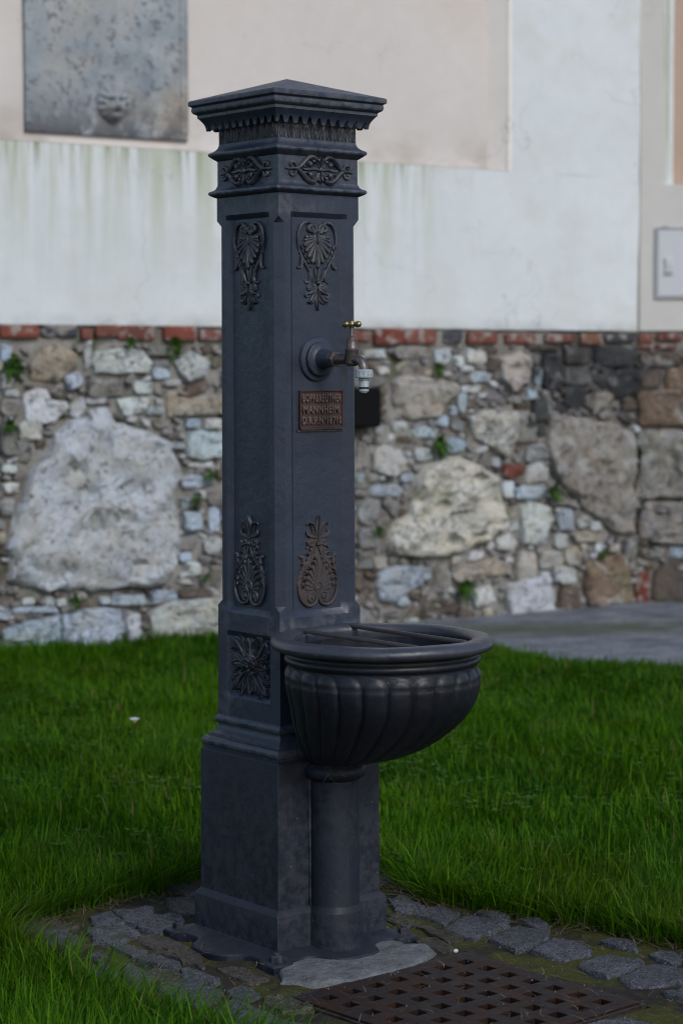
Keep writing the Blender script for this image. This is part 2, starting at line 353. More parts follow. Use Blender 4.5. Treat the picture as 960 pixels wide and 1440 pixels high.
# ------------------------------------------------------------ traced layout, metres
COBBLES= [["g",[[0.317,0.084],[0.355,0.09],[0.345,0.013],[0.318,-0.02],[0.271,-0.007]]],["g",[[0.288,-0.031],[0.368,-0.015],[0.351,-0.092],[0.277,-0.132]]],["g",[[0.262,-0.15],[0.352,-0.111],[0.382,-0.181],[0.361,-0.215],[0.311,-0.226],[0.247,-0.247]]],["g",[[0.276,-0.263],[0.378,-0.23],[0.383,-0.302],[0.352,-0.334],[0.299,-0.34],[0.258,-0.354]]],["m",[[0.25,0.004],[0.273,-0.004],[0.256,-0.082],[0.23,-0.091],[0.215,-0.037]]],["m",[[0.226,-0.104],[0.257,-0.113],[0.247,-0.215],[0.204,-0.228]]],["m",[[0.173,-0.169],[0.205,-0.171],[0.181,-0.258],[0.154,-0.267],[0.143,-0.21]]],["g",[[0.409,-0.203],[0.449,-0.201],[0.431,-0.274],[0.394,-0.286]]],["g",[[0.378,-0.115],[0.413,-0.108],[0.412,-0.179],[0.387,-0.176]]],["g",[[0.279,-0.369],[0.377,-0.339],[0.373,-0.433],[0.273,-0.464]]],["g",[[0.275,-0.494],[0.359,-0.479],[0.382,-0.555],[0.263,-0.579]]],["g",[[0.271,-0.606],[0.387,-0.573],[0.397,-0.65],[0.356,-0.683],[0.288,-0.672],[0.262,-0.65]]],["g",[[0.417,-0.411],[0.455,-0.412],[0.457,-0.474],[0.418,-0.493]]],["g",[[0.419,-0.529],[0.46,-0.535],[0.461,-0.578],[0.416,-0.595]]],["g",[[0.27,-0.714],[0.327,-0.704],[0.33,-0.765],[0.258,-0.791]]],["g",[[0.469,-0.571],[0.505,-0.587],[0.491,-0.646],[0.431,-0.651]]],["g",[[-0.266,0.29],[-0.202,0.245],[-0.221,0.192],[-0.281,0.168],[-0.302,0.202]]],["g",[[-0.151,0.372],[-0.086,0.336],[-0.11,0.301],[-0.183,0.255],[-0.181,0.307]]],["g",[[-0.186,0.232],[-0.122,0.284],[-0.088,0.265],[-0.087,0.211],[-0.179,0.175]]],["b",[[-0.024,0.376],[0.033,0.375],[0.01,0.281],[-0.059,0.239],[-0.061,0.304]]],["g",[[-0.354,0.329],[-0.308,0.307],[-0.339,0.2],[-0.394,0.15],[-0.388,0.241]]],["g",[[-0.305,0.156],[-0.271,0.16],[-0.276,0.075],[-0.31,0.065]]],["b",[[-0.217,0.18],[-0.189,0.185],[-0.196,0.04],[-0.249,-0.057],[-0.258,-0.014],[-0.249,0.133]]],["g",[[-0.29,0.072],[-0.278,0.054],[-0.274,-0.037],[-0.296,-0.046],[-0.319,0.029]]],["g",[[-0.297,-0.053],[-0.272,-0.066],[-0.28,-0.154],[-0.299,-0.163],[-0.317,-0.109]]],["g",[[-0.393,-0.131],[-0.329,-0.114],[-0.323,-0.218],[-0.401,-0.274],[-0.41,-0.214]]],["g",[[-0.373,0.117],[-0.337,0.131],[-0.34,0.105],[-0.388,0.076]]],["b",[[-0.243,-0.097],[-0.202,-0.096],[-0.205,-0.195],[-0.234,-0.202]]],["g",[[-0.316,-0.224],[-0.27,-0.209],[-0.27,-0.262],[-0.314,-0.283]]],["g",[[-0.401,-0.3],[-0.328,-0.271],[-0.333,-0.382],[-0.367,-0.407],[-0.407,-0.374]]],["g",[[-0.392,-0.411],[-0.342,-0.404],[-0.325,-0.477],[-0.382,-0.503],[-0.407,-0.47]]],["g",[[-0.347,0.034],[-0.349,-0.021],[-0.361,-0.073],[-0.412,-0.087],[-0.395,-0.016]]],["g",[[-0.425,0.054],[-0.376,0.059],[-0.401,-0.025],[-0.46,-0.047]]],["b",[[-0.328,-0.019],[-0.302,-0.048],[-0.312,-0.091],[-0.369,-0.101],[-0.37,-0.058]]],["g",[[-0.222,0.359],[-0.167,0.367],[-0.185,0.283],[-0.242,0.296]]],["m",[[-0.279,-0.287],[-0.215,-0.285],[-0.215,-0.34],[-0.254,-0.388],[-0.303,-0.373]]]]
PAVING= [[-0.386,0.315],[-0.305,0.396],[-0.123,0.447],[0.122,0.469],[0.375,0.4],[0.473,0.267],[0.376,0.031],[0.424,-0.127],[0.487,-0.319],[0.521,-0.525],[0.562,-0.726],[-0.28,-1.466],[-0.669,-1.143],[-0.365,-0.527],[-0.332,-0.332],[-0.342,-0.202],[-0.374,-0.075],[-0.352,0.096],[-0.369,0.216]]
PAD= [[-0.138,-0.15],[-0.204,-0.235],[-0.168,-0.281],[-0.109,-0.307],[-0.053,-0.308],[0.001,-0.313],[0.045,-0.302],[0.136,-0.268],[0.157,-0.215],[0.126,-0.19],[0.199,-0.043],[0.071,0.063]]
RSTONES= [["Bn",0.041,1.188,0.08,0.023],["Bn",0.147,1.232,0.12,0.04],["Br",0.131,1.187,0.1,0.024],["Sn",0.111,1.127,0.193,0.07],["Sn",0.059,1.036,0.114,0.084],["St",0.196,1.034,0.14,0.101],["St",0.12,0.897,0.228,0.175],["Sh",0.174,0.637,0.358,0.331],["Sh",0.161,0.359,0.288,0.213],["Br",0.031,0.044,0.064,0.163],["Sn",0.191,0.065,0.235,0.204],["Sn",0.08,0.209,0.118,0.051],["Su",0.223,0.211,0.134,0.061]]
STONES=[["Br",0.09,1.234,0.166,0.05],["Bk",0.26,1.239,0.155,0.051],["Bn",0.467,1.239,0.101,0.048],["Bn",0.601,1.234,0.168,0.06],["Br",0.801,1.232,0.152,0.061],["Br",1.837,1.225,0.155,0.072],["Bn",2.005,1.226,0.173,0.066],["Bk",2.18,1.227,0.101,0.054],["Bn",2.343,1.222,0.168,0.054],["Bn",2.557,1.22,0.172,0.048],["Bn",2.788,1.223,0.167,0.04],["Bo",2.979,1.221,0.128,0.052],["Bk",3.152,1.225,0.174,0.04],["Su",0.03,1.147,0.051,0.069],["Sp",0.382,1.139,0.035,0.11],["Su",0.711,1.069,0.085,0.046],["Sg",0.703,1.16,0.114,0.038],["Sg",0.455,1.016,0.165,0.069],["Sp",0.63,1.014,0.094,0.046],["Sp",0.756,1.03,0.072,0.029],["Sp",0.419,0.963,0.095,0.032],["Sg",0.042,0.938,0.079,0.073],["Sp",0.033,0.699,0.067,0.033],["Sg",0.077,0.665,0.055,0.036],["Sp",0.048,0.624,0.07,0.042],["Sp",0.024,0.549,0.054,0.069],["Sp",0.897,0.691,0.134,0.026],["Sg",0.952,0.549,0.071,0.065],["Su",0.825,0.534,0.06,0.045],["Su",0.846,0.453,0.084,0.088],["Su",0.956,0.459,0.054,0.109],["Sg",0.829,0.37,0.084,0.067],["Sp",0.945,0.35,0.082,0.069],["Su",0.817,0.314,0.061,0.038],["Sp",0.85,0.261,0.074,0.059],["Sg",0.908,0.224,0.044,0.08],["Sg",0.961,0.218,0.054,0.104],["Sp",0.823,0.211,0.087,0.027],["Sp",0.111,0.173,0.055,0.028],["Sp",0.202,0.166,0.053,0.037],["Sp",0.256,0.158,0.037,0.029],["Su",0.144,0.137,0.185,0.028],["Sp",0.445,0.155,0.038,0.029],["Su",0.556,0.15,0.165,0.044],["Su",0.713,0.152,0.119,0.055],["Sn",0.885,0.161,0.2,0.041],["Sp",0.13,0.844,0.106,0.078],["Sg",0.031,0.814,0.06,0.125],["Sg",0.1,0.757,0.067,0.07],["Sg",0.709,0.86,0.073,0.04],["Su",0.855,0.863,0.073,0.041],["Sp",0.947,0.861,0.084,0.044],["Sp",0.05,0.993,0.064,0.028],["Sp",1.807,1.079,0.072,0.037],["Sp",2.207,1.12,0.051,0.048],["Sp",2.309,1.139,0.116,0.06],["Sg",1.964,1.097,0.068,0.043],["Sg",1.953,1.156,0.198,0.062],["Sp",2.288,0.995,0.111,0.035],["Su",2.224,0.933,0.047,0.086],["Su",2.183,0.901,0.044,0.047],["Su",2.12,0.852,0.059,0.048],["Sp",1.892,0.834,0.091,0.047],["Su",2.018,0.709,0.1,0.054],["Su",2.189,0.744,0.102,0.063],["Su",2.417,0.664,0.049,0.042],["Su",1.688,0.611,0.045,0.047],["Su",1.812,0.553,0.159,0.056],["Sg",1.732,0.473,0.131,0.093],["Sb",2.588,0.186,0.128,0.121],["Sb",2.744,0.2,0.142,0.099],["Sb",2.869,0.217,0.089,0.086],["Sp",2.84,0.129,0.165,0.079],["Sn",2.853,0.013,0.115,0.136],["Sp",3.011,0.347,0.078,0.047],["Sp",2.8,0.288,0.097,0.07],["Su",2.83,0.39,0.097,0.103],["Su",2.61,0.518,0.173,0.065],["Sg",3.213,0.228,0.089,0.119],["Sk",2.743,1.075,0.134,0.173],["Sk",3.125,1.142,0.248,0.1],["Sn",2.903,1.141,0.17,0.073],["Su",2.666,1.054,0.07,0.085],["Sk",2.686,0.894,0.1,0.098],["Sg",2.899,1.054,0.161,0.083],["Sk",2.874,0.956,0.11,0.096],["Sk",3.167,1.008,0.175,0.141],["Sb",3.029,0.936,0.198,0.073],["Su",2.623,0.969,0.058,0.052],["Sk",2.655,0.809,0.096,0.059],["Sg",2.583,0.785,0.14,0.072],["Sg",2.658,0.699,0.124,0.085],["Sp",2.659,0.604,0.125,0.092],["Sp",2.481,0.538,0.081,0.078],["Sg",1.835,0.015,0.113,0.041],["Sn",2.066,0.011,0.272,0.051],["Sn",2.697,1.182,0.191,0.03],["Sg",2.115,0.146,0.079,0.128],["Sg",1.722,0.355,0.112,0.093],["Sg",1.707,0.254,0.082,0.078],["Sg",1.693,0.72,0.052,0.108]]
POLYS=[["W",[[0.12,0.671],[0.188,0.748],[0.23,0.831],[0.292,0.887],[0.371,0.905],[0.378,0.934],[0.466,0.93],[0.507,0.883],[0.594,0.853],[0.698,0.823],[0.731,0.787],[0.79,0.719],[0.806,0.66],[0.769,0.588],[0.777,0.441],[0.776,0.265],[0.719,0.197],[0.588,0.199],[0.426,0.191],[0.238,0.208],[0.084,0.228],[0.029,0.262],[0.025,0.389],[0.039,0.5],[0.088,0.574]]],["w",[[1.949,0.543],[1.977,0.62],[2.064,0.681],[2.201,0.693],[2.32,0.651],[2.421,0.575],[2.482,0.468],[2.472,0.363],[2.361,0.303],[2.261,0.292],[2.222,0.254],[2.123,0.251],[1.987,0.249],[1.834,0.273],[1.806,0.329],[1.872,0.42],[1.939,0.449]]],["h",[[2.707,0.747],[2.749,0.828],[2.854,0.875],[2.982,0.857],[3.112,0.83],[3.232,0.786],[3.249,0.702],[3.257,0.296],[3.182,0.291],[3.072,0.338],[2.899,0.461],[2.771,0.581],[2.718,0.665]]],["u",[[-0.01,0.063],[0.082,0.092],[0.244,0.109],[0.25,-0.055],[-0.011,-0.056]]],["u",[[0.258,0.109],[0.346,0.124],[0.442,0.133],[0.527,0.116],[0.529,-0.04],[0.256,-0.056]]],["T",[[0.541,0.109],[0.595,0.094],[0.63,-0.025],[0.61,-0.041],[0.535,-0.033]]],["w",[[0.644,0.083],[0.702,0.131],[0.835,0.138],[1.022,0.138],[1.055,-0.056],[0.651,-0.034]]],["b",[[0.118,1.107],[0.172,1.169],[0.249,1.191],[0.334,1.149],[0.345,1.114],[0.247,1.029],[0.132,1.044]]],["p",[[0.397,1.114],[0.421,1.156],[0.517,1.171],[0.629,1.164],[0.67,1.114],[0.645,1.07],[0.516,1.064],[0.412,1.071]]],["p",[[0.768,1.114],[0.86,1.165],[0.944,1.114],[0.926,1.062],[0.826,1.036],[0.784,1.077]]],["b",[[1.844,1.028],[1.892,1.059],[2.025,1.056],[2.2,1.019],[2.23,1.003],[2.142,0.932],[2.103,0.87],[1.949,0.856],[1.873,0.888],[1.854,0.951]]],["w",[[2.26,0.867],[2.359,0.906],[2.521,0.896],[2.542,0.831],[2.491,0.686],[2.44,0.704],[2.3,0.771]]],["w",[[1.741,0.72],[1.816,0.765],[1.901,0.732],[1.92,0.638],[1.835,0.609],[1.75,0.642]]],["u",[[1.768,0.19],[1.872,0.224],[2.045,0.207],[2.055,0.159],[1.968,0.116],[1.853,0.06],[1.778,0.072],[1.759,0.144]]],["w",[[2.554,0.457],[2.605,0.48],[2.751,0.45],[2.762,0.384],[2.71,0.304],[2.627,0.275],[2.565,0.286]]],["t",[[2.943,0.193],[3.16,0.216],[3.205,0.163],[3.24,0.008],[3.185,-0.039],[2.966,-0.026],[2.94,0.076]]],["p",[[2.483,0.102],[2.607,0.128],[2.732,0.13],[2.774,0.036],[2.77,-0.038],[2.628,-0.037],[2.504,-0.054]]],["b",[[2.163,0.161],[2.261,0.212],[2.402,0.229],[2.503,0.199],[2.514,0.15],[2.362,0.142],[2.222,0.117]]],["p",[[2.272,0.082],[2.412,0.107],[2.433,0.032],[2.302,0.008]]],["p",[[0.094,0.988],[0.147,1.016],[0.201,1.009],[0.216,0.966],[0.285,0.959],[0.293,0.937],[0.23,0.875],[0.184,0.869],[0.107,0.884]]],["b",[[0.734,0.998],[0.792,1.007],[0.825,0.968],[0.892,0.975],[1.028,0.988],[1.027,0.899],[0.858,0.894],[0.741,0.889]]],["u",[[0.824,0.785],[0.841,0.829],[0.908,0.835],[1.027,0.825],[1.026,0.722],[0.89,0.71],[0.823,0.727]]],["u",[[0.789,0.632],[0.823,0.653],[0.94,0.647],[0.966,0.612],[0.889,0.593],[0.814,0.595]]],["p",[[0.004,1.065],[0.035,1.086],[0.067,1.044],[0.056,1.016],[0.003,1.01]]],["p",[[0.309,0.951],[0.356,0.979],[0.365,0.937],[0.331,0.887],[0.3,0.902]]],["p",[[0.506,0.964],[0.579,0.974],[0.66,0.969],[0.635,0.912],[0.538,0.899]]],["b",[[2.439,1.138],[2.561,1.17],[2.622,1.138],[2.602,1.025],[2.5,0.977],[2.439,1.041]]],["p",[[2.074,1.169],[2.161,1.177],[2.185,1.129],[2.132,1.098],[2.079,1.114]]],["u",[[2.269,1.058],[2.319,1.077],[2.389,1.061],[2.369,1.023],[2.289,1.018]]],["u",[[1.949,0.825],[1.997,0.843],[2.093,0.814],[2.08,0.778],[1.968,0.781]]],["r",[[2.465,0.639],[2.512,0.662],[2.588,0.643],[2.584,0.603],[2.502,0.576],[2.461,0.606]]],["b",[[2.857,0.314],[2.964,0.334],[3.061,0.305],[3.029,0.272],[2.879,0.279]]],["w",[[2.422,0.317],[2.503,0.342],[2.54,0.287],[2.503,0.256],[2.412,0.269]]]]
# ============================================================ the cast-iron fountain
FT = thing('drinking_fountain', 'tall dark cast-iron pillar fountain with fluted basin and brass-handled tap', 'fountain')
def part(name, mb, mat='iron', smooth=False, parent=None, **kw):
    return mb.obj(name, mat, parent or FT, smooth, **kw)

# base plate with bolted ears
def side_out(s, bulge):
    k = [(-.173, .173), (-.170, .173), (-.132, .173), (-.118, .161), (-.085, .158), (-.066, .172), (-.050, bulge-.010), (-.025, bulge), (.025, bulge), (.050, bulge-.010), (.066, .172), (.085, .158), (.118, .161), (.132, .173), (.170, .173), (.173, .173)]
    return k
out = []
for q in range(4):
    b = .214 if q == 0 else .202
    a = -PI/2*q
    for s, o in side_out(None, b)[:-1]:
        x, y = s, -o
        if q == 0: x, y = s, -o
        ca, sa = math.cos(q*PI/2), math.sin(q*PI/2)
        out.append((x*ca-y*sa, x*sa+y*ca))
pl = crv(out+[out[0]], 3)[:-1]
mb = MB()
mb.rings([[(x, y, -.012) for x, y in pl], [(x, y, .0115) for x, y in pl], [(x*.988, y*.988, .0150) for x, y in pl],
          [(max(-.132, min(.132, x)), max(-.132, min(.132, y)), .0265) for x, y in pl]])
part('base_plate', mb, 'iron_low_dimmed', 30)
for i, (x, y) in enumerate(((-.153, -.156), (-.154, .150), (.150, -.157), (.152, .152))):
    mb = MB(); mb.lathe([(.0145, .0135), (.0145, .0165), (.0125, .0168)], n=20)
    a0 = i*.7
    hexr = lambda r, z: [(r*math.cos(a0+k*PI/3), r*math.sin(a0+k*PI/3), z) for k in range(6)]
    mb.rings([hexr(.0112, .0165), hexr(.0112, .0285), hexr(.0098, .0300)])
    mb.lathe([(.0062, .029), (.0062, .0335), (.0050, .0345)], n=14)
    part('bolt', mb, 'iron_low_dimmed', 30, loc=(x, y, 0))
mb = MB(); mb.sq([(.1303, .012), (.1301, .0864), (.1296, .0880), (.1221, .0975), (.1215, .0985)]); part('skirting', mb, 'iron_low_dimmed', bevel=.0012)
mb = MB(); mb.sq([(.1213, .095), (.1202, .3640), (.1195, .3665), (.1150, .3700), (.1140, .3715)]); part('plinth', mb, 'iron_low_dimmed', bevel=.0013)
mb = MB(); mb.sq([(.1135, .368), (.1143, .3735), (.1170, .3757), (.1187, .3785), (.1194, .3820), (.1187, .3860), (.1168, .3890), (.1140, .3908), (.1095, .3922), (.1093, .3946), (.1068, .3950), (.1066, .3970), (.1025, .3995),
                  (.0985, .4030), (.0964, .4070), (.0957, .4110), (.0957, .4150), (.0985, .4165), (.1003, .4190), (.1012, .4225), (.1008, .4262), (.0995, .4290), (.0975, .4310), (.0955, .4325)])
part('base_moulding', mb, 'iron', 25)

# shaft: panelled, with stopped chamfers on the corners
ZB = [.430, .469, .479, .585, .595, .629, .640, .651, 1.349, 1.360, 1.369, 1.403]
def shaft_w(z): return .0956-(z-.43)/(1.40-.43)*.0019
CH = .0142
def col_pts(z):
    w = shaft_w(z); c = CH if .6505 <= z <= 1.3495 else (.0002)
    inner = (.478 < z < .586) or (.639 < z < 1.3605)
    d = .0092 if inner else 0
    return w, c, d
mb = MB(); vs = []; idx = {}
for q in range(4):
    ca, sa = math.cos(q*PI/2), math.sin(q*PI/2)
    for k, z in enumerate(ZB):
        w, c, d = col_pts(z)
        for j, (s, dd) in enumerate(((-w+c, 0), (-.0662, 0), (-.0555, d), (.0555, d), (.0662, 0), (w-c, 0))):
            x, y = s, -(w-dd)
            idx[q, k, j] = len(vs); vs.append((x*ca-y*sa, x*sa+y*ca, z))
fs = []
for q in range(4):
    for k in range(len(ZB)-1):
        for j in range(5):
            fs.append((idx[q, k, j], idx[q, k, j+1], idx[q, k+1, j+1], idx[q, k+1, j]))
        q2 = (q+1) % 4
        fs.append((idx[q, k, 5], idx[q2, k, 0], idx[q2, k+1, 0], idx[q, k+1, 5]))
mb.add(vs, fs)
part('shaft', mb, 'iron', bevel=.0011)

mb = MB(); mb.sq([(.0930, 1.400), (.0937, 1.402), (.0960, 1.4028), (.0985, 1.4042), (.1022, 1.4062), (.1045, 1.4082), (.1052, 1.4105), (.1047, 1.4128), (.1030, 1.4143), (.1005, 1.4152), (.0975, 1.4168), (.0952, 1.4190), (.0938, 1.4225), (.0930, 1.4250)])
part('band_moulding', mb, 'iron', 25)
mb = MB(); mb.sq([(.0929, 1.422), (.0927, 1.472)]); part('frieze_block', mb, 'iron', bevel=.001)
mb = MB(); mb.sq([(.0926, 1.470), (.0945, 1.4712), (.0988, 1.4745), (.1022, 1.4775), (.1045, 1.4795), (.1053, 1.4820), (.1047, 1.4842), (.1030, 1.4858), (.1000, 1.4872), (.0965, 1.4895), (.0935, 1.4925), (.0918, 1.4955), (.0910, 1.499)])
part('band_moulding', mb, 'iron', 25)
mb = MB(); mb.sq([(.0905, 1.496), (.0902, 1.548)]); neck = part('neck', mb, 'iron')
# tongue leaves round the neck
def leaf_frieze_mesh():
    mb = MB(); W, H = .0082, .030
    L = []
    for i in range(15):
        a = PI*i/14
        L.append((-W*.86*math.cos(a), -.0006-.0012*math.sin(a), H*.62+H*.36*math.sin(a)))
    pth = [(-W*.55, -.0006, .004)]+[(-W*.86*(.72+.28*k/4), -.0008, .004+(H*.62-.004)*k/4) for k in range(1, 4)]+L+[(W*.86*(.72+.28*k/4), -.0008, .004+(H*.62-.004)*k/4) for k in (3, 2, 1)]+[(W*.55, -.0006, .004)]
    mb.tube(pth, .00125, 6, 1.3)
    mb.rings([[(-w_, -.0002, z_), (-w_*.6, -o_*.8, z_), (0, -o_, z_), (w_*.6, -o_*.8, z_), (w_, -.0002, z_)] for w_, o_, z_ in ((.0040, .0010, .003), (.0056, .0014, .010), (.0066, .0022, .017), (.0070, .0034, .022), (.0058, .0046, .026), (.0030, .0052, .0288))], False, False, False)
    mb.tube([(0, 0, .005), (0, -.0014, .012), (0, -.0028, .020), (0, -.0046, .0265), (0, -.0056, .0290)], [.0010, .0014, .0019, .0022, .0012], 6, 1.2)
    for sg in (-1, 1):
        mb.tube([(sg*.0026, -.0002, .008), (sg*.0034, -.0012, .015), (sg*.0040, -.0026, .022), (sg*.0030, -.0040, .0262)], [.0006, .0009, .0012, .0008], 5, 1.2)
    mb.sph((W+.0008, -.0004, .0035), .0012, 6, 4)
    return mb.mesh('leaf', True, 'iron_ornament')
lm = leaf_frieze_mesh()
for q in range(4):
    for k in range(10):
        s = (-4.5+k)*.0179; a = q*PI/2
        x, y = s, -.0902
        link('leaf', lm, neck, (x*math.cos(a)-y*math.sin(a), x*math.sin(a)+y*math.cos(a), 1.4985), (0, 0, a))
# scalloped lip under the cornice
prof = [(1.5500, .1182), (1.5470, .1158), (1.5435, .1130), (1.5395, .1105), (1.5355, .1087), (1.5315, .1078), (1.527, .1074)]
def lipw(z):
    for (z0, w0), (z1, w1) in zip(prof, prof[1:]):
        if z >= z1: return w1+(w0-w1)*(z-z1)/(z0-z1)
    return prof[-1][1]
mb = MB(); NL, NC = 10, 14
for q in range(4):
    ca, sa = math.cos(q*PI/2), math.sin(q*PI/2); ring = []
    for i in range(NL*NC+1):
        u = i/(NL*NC); ph = (u*NL) % 1.0
        e = abs(ph-.5)*2         # 0 in the arch, 1 at the pendant
        zb = 1.5262 + (.0125*math.sqrt(max(0, 1-(e/.50)**2)) if e < .50 else .0035*(1-math.sqrt(max(0, 1-((1-e)/.50)**2.2))))
        pr = []
        for k in range(6):
            z = 1.5500+(zb-1.5500)*k/5; w = lipw(z); pr.append((w, z))
        for k in range(5, -1, -1):
            z = 1.5500+(zb-1.5500)*k/5; w = lipw(z)-.0045; pr.append((w, z))
        rr = []
        for w, z in pr:
            x, y = (2*u-1)*w, -w
            rr.append((x*ca-y*sa, x*sa+y*ca, z))
        ring.append(rr)
    mb.rings(ring, True, True, True)
part('scalloped_lip', mb, 'iron', 40)
mb = MB(); mb.sq([(.088, 1.546), (.1130, 1.5475), (.1182, 1.5496), (.1190, 1.5500), (.1192, 1.5553), (.1205, 1.5565), (.1240, 1.5582), (.1262, 1.5606), (.1272, 1.5640), (.1270, 1.5675), (.1262, 1.5700), (.1275, 1.5712), (.1300, 1.5726), (.1311, 1.5735), (.1314, 1.5750), (.1314, 1.5800), (.1306, 1.5812)])
part('cornice', mb, 'iron', 22)
mb = MB(); mb.sq([(.1307, 1.5795), (.1300, 1.5822), (.06, 1.6030), (.0008, 1.6208)]); part('pyramid_cap', mb, 'iron', bevel=.001)

# ---------------- cast ornaments, modelled flat on a face (x = along, -y = outward, z = up)
def lp(pts, sx, sz, out=0., fx=1):
    return [(fx*p[0]*sx, -(out if len(p) < 3 else p[2]), p[1]*sz) for p in pts]
def leaf_relief(mb, pts, width, h0, h1, tip=.15, n=7, lobes=0):
    """a pointed leaf lying along pts (x,z), ridged in the middle, rising to h1 at its tip"""
    C = crv(pts, 5); m = len(C); rings = []; width *= 1.22; h1 *= 1.15
    for i, p in enumerate(C):
        t = i/(m-1); a = C[min(i+1, m-1)]-C[max(i-1, 0)]; a = a/np.linalg.norm(a); nx, nz = -a[1], a[0]
        w = width*(math.sin(PI*min(1, t*.82+.12))**.8)*(1-.75*max(0, t-.75)/.25)
        if lobes: w *= .80+.28*abs(math.sin(PI*t*lobes))
        h = h0+(h1-h0)*t**1.5
        rings.append([(p[0]+nx*w*e, -(h*g), p[1]+nz*w*e) for e, g in ((-1, .0), (-.82, .62), (-.4, .85), (-.12, .62), (0, 1.15), (.12, .62), (.4, .85), (.82, .62), (1, .0))])
    mb.rings(rings, False, False, False)
    mb.rings([[v for v in r[::8]] for r in rings[-1:]] , False, False, False) if False else None
    e = rings[-1]; s0 = rings[0]
    mb.add(e, [tuple(range(len(e)))]); mb.add(s0, [tuple(range(len(s0)))])
def scroll(cx, cz, r0, r1, a0, turns, sgn=1, n=22):
    o = []
    for i in range(n+1):
        t = i/n; r = r0+(r1-r0)*t**1.15; a = a0+sgn*turns*2*PI*t
        o.append((cx+r*math.cos(a), cz+r*math.sin(a)))
    return o
RG = 1.2
def T(mb, pts, r, flat=.8, base=.0005, n=6, k=4):
    r = [q*RG for q in (r if hasattr(r, '__len__') else [r])]
    C = crv(pts, k) if k > 1 else [np.array(p) for p in pts]; m = len(C)
    if not hasattr(r, '__len__'): r = [r, r]
    rr = [float(np.interp(i/(m-1), np.linspace(0, 1, len(r)), r)) for i in range(m)]
    mb.tube([(p[0], -(base+rr[i]*flat*.6), p[1]) for i, p in enumerate(C)], rr, n, flat*1.25)
def mass(mb, pts, h, k=3):
    C = crv(list(pts)+[pts[0]], k)[:-1]; cx = sum(p[0] for p in C)/len(C); cz = sum(p[1] for p in C)/len(C)
    mb.rings([[(cx+(p[0]-cx)*s_, -h*g_, cz+(p[1]-cz)*s_) for p in C] for s_, g_ in ((1, 0), (.95, .5), (.82, .85), (.55, 1.0), (.2, 1.08))], True, False, True)
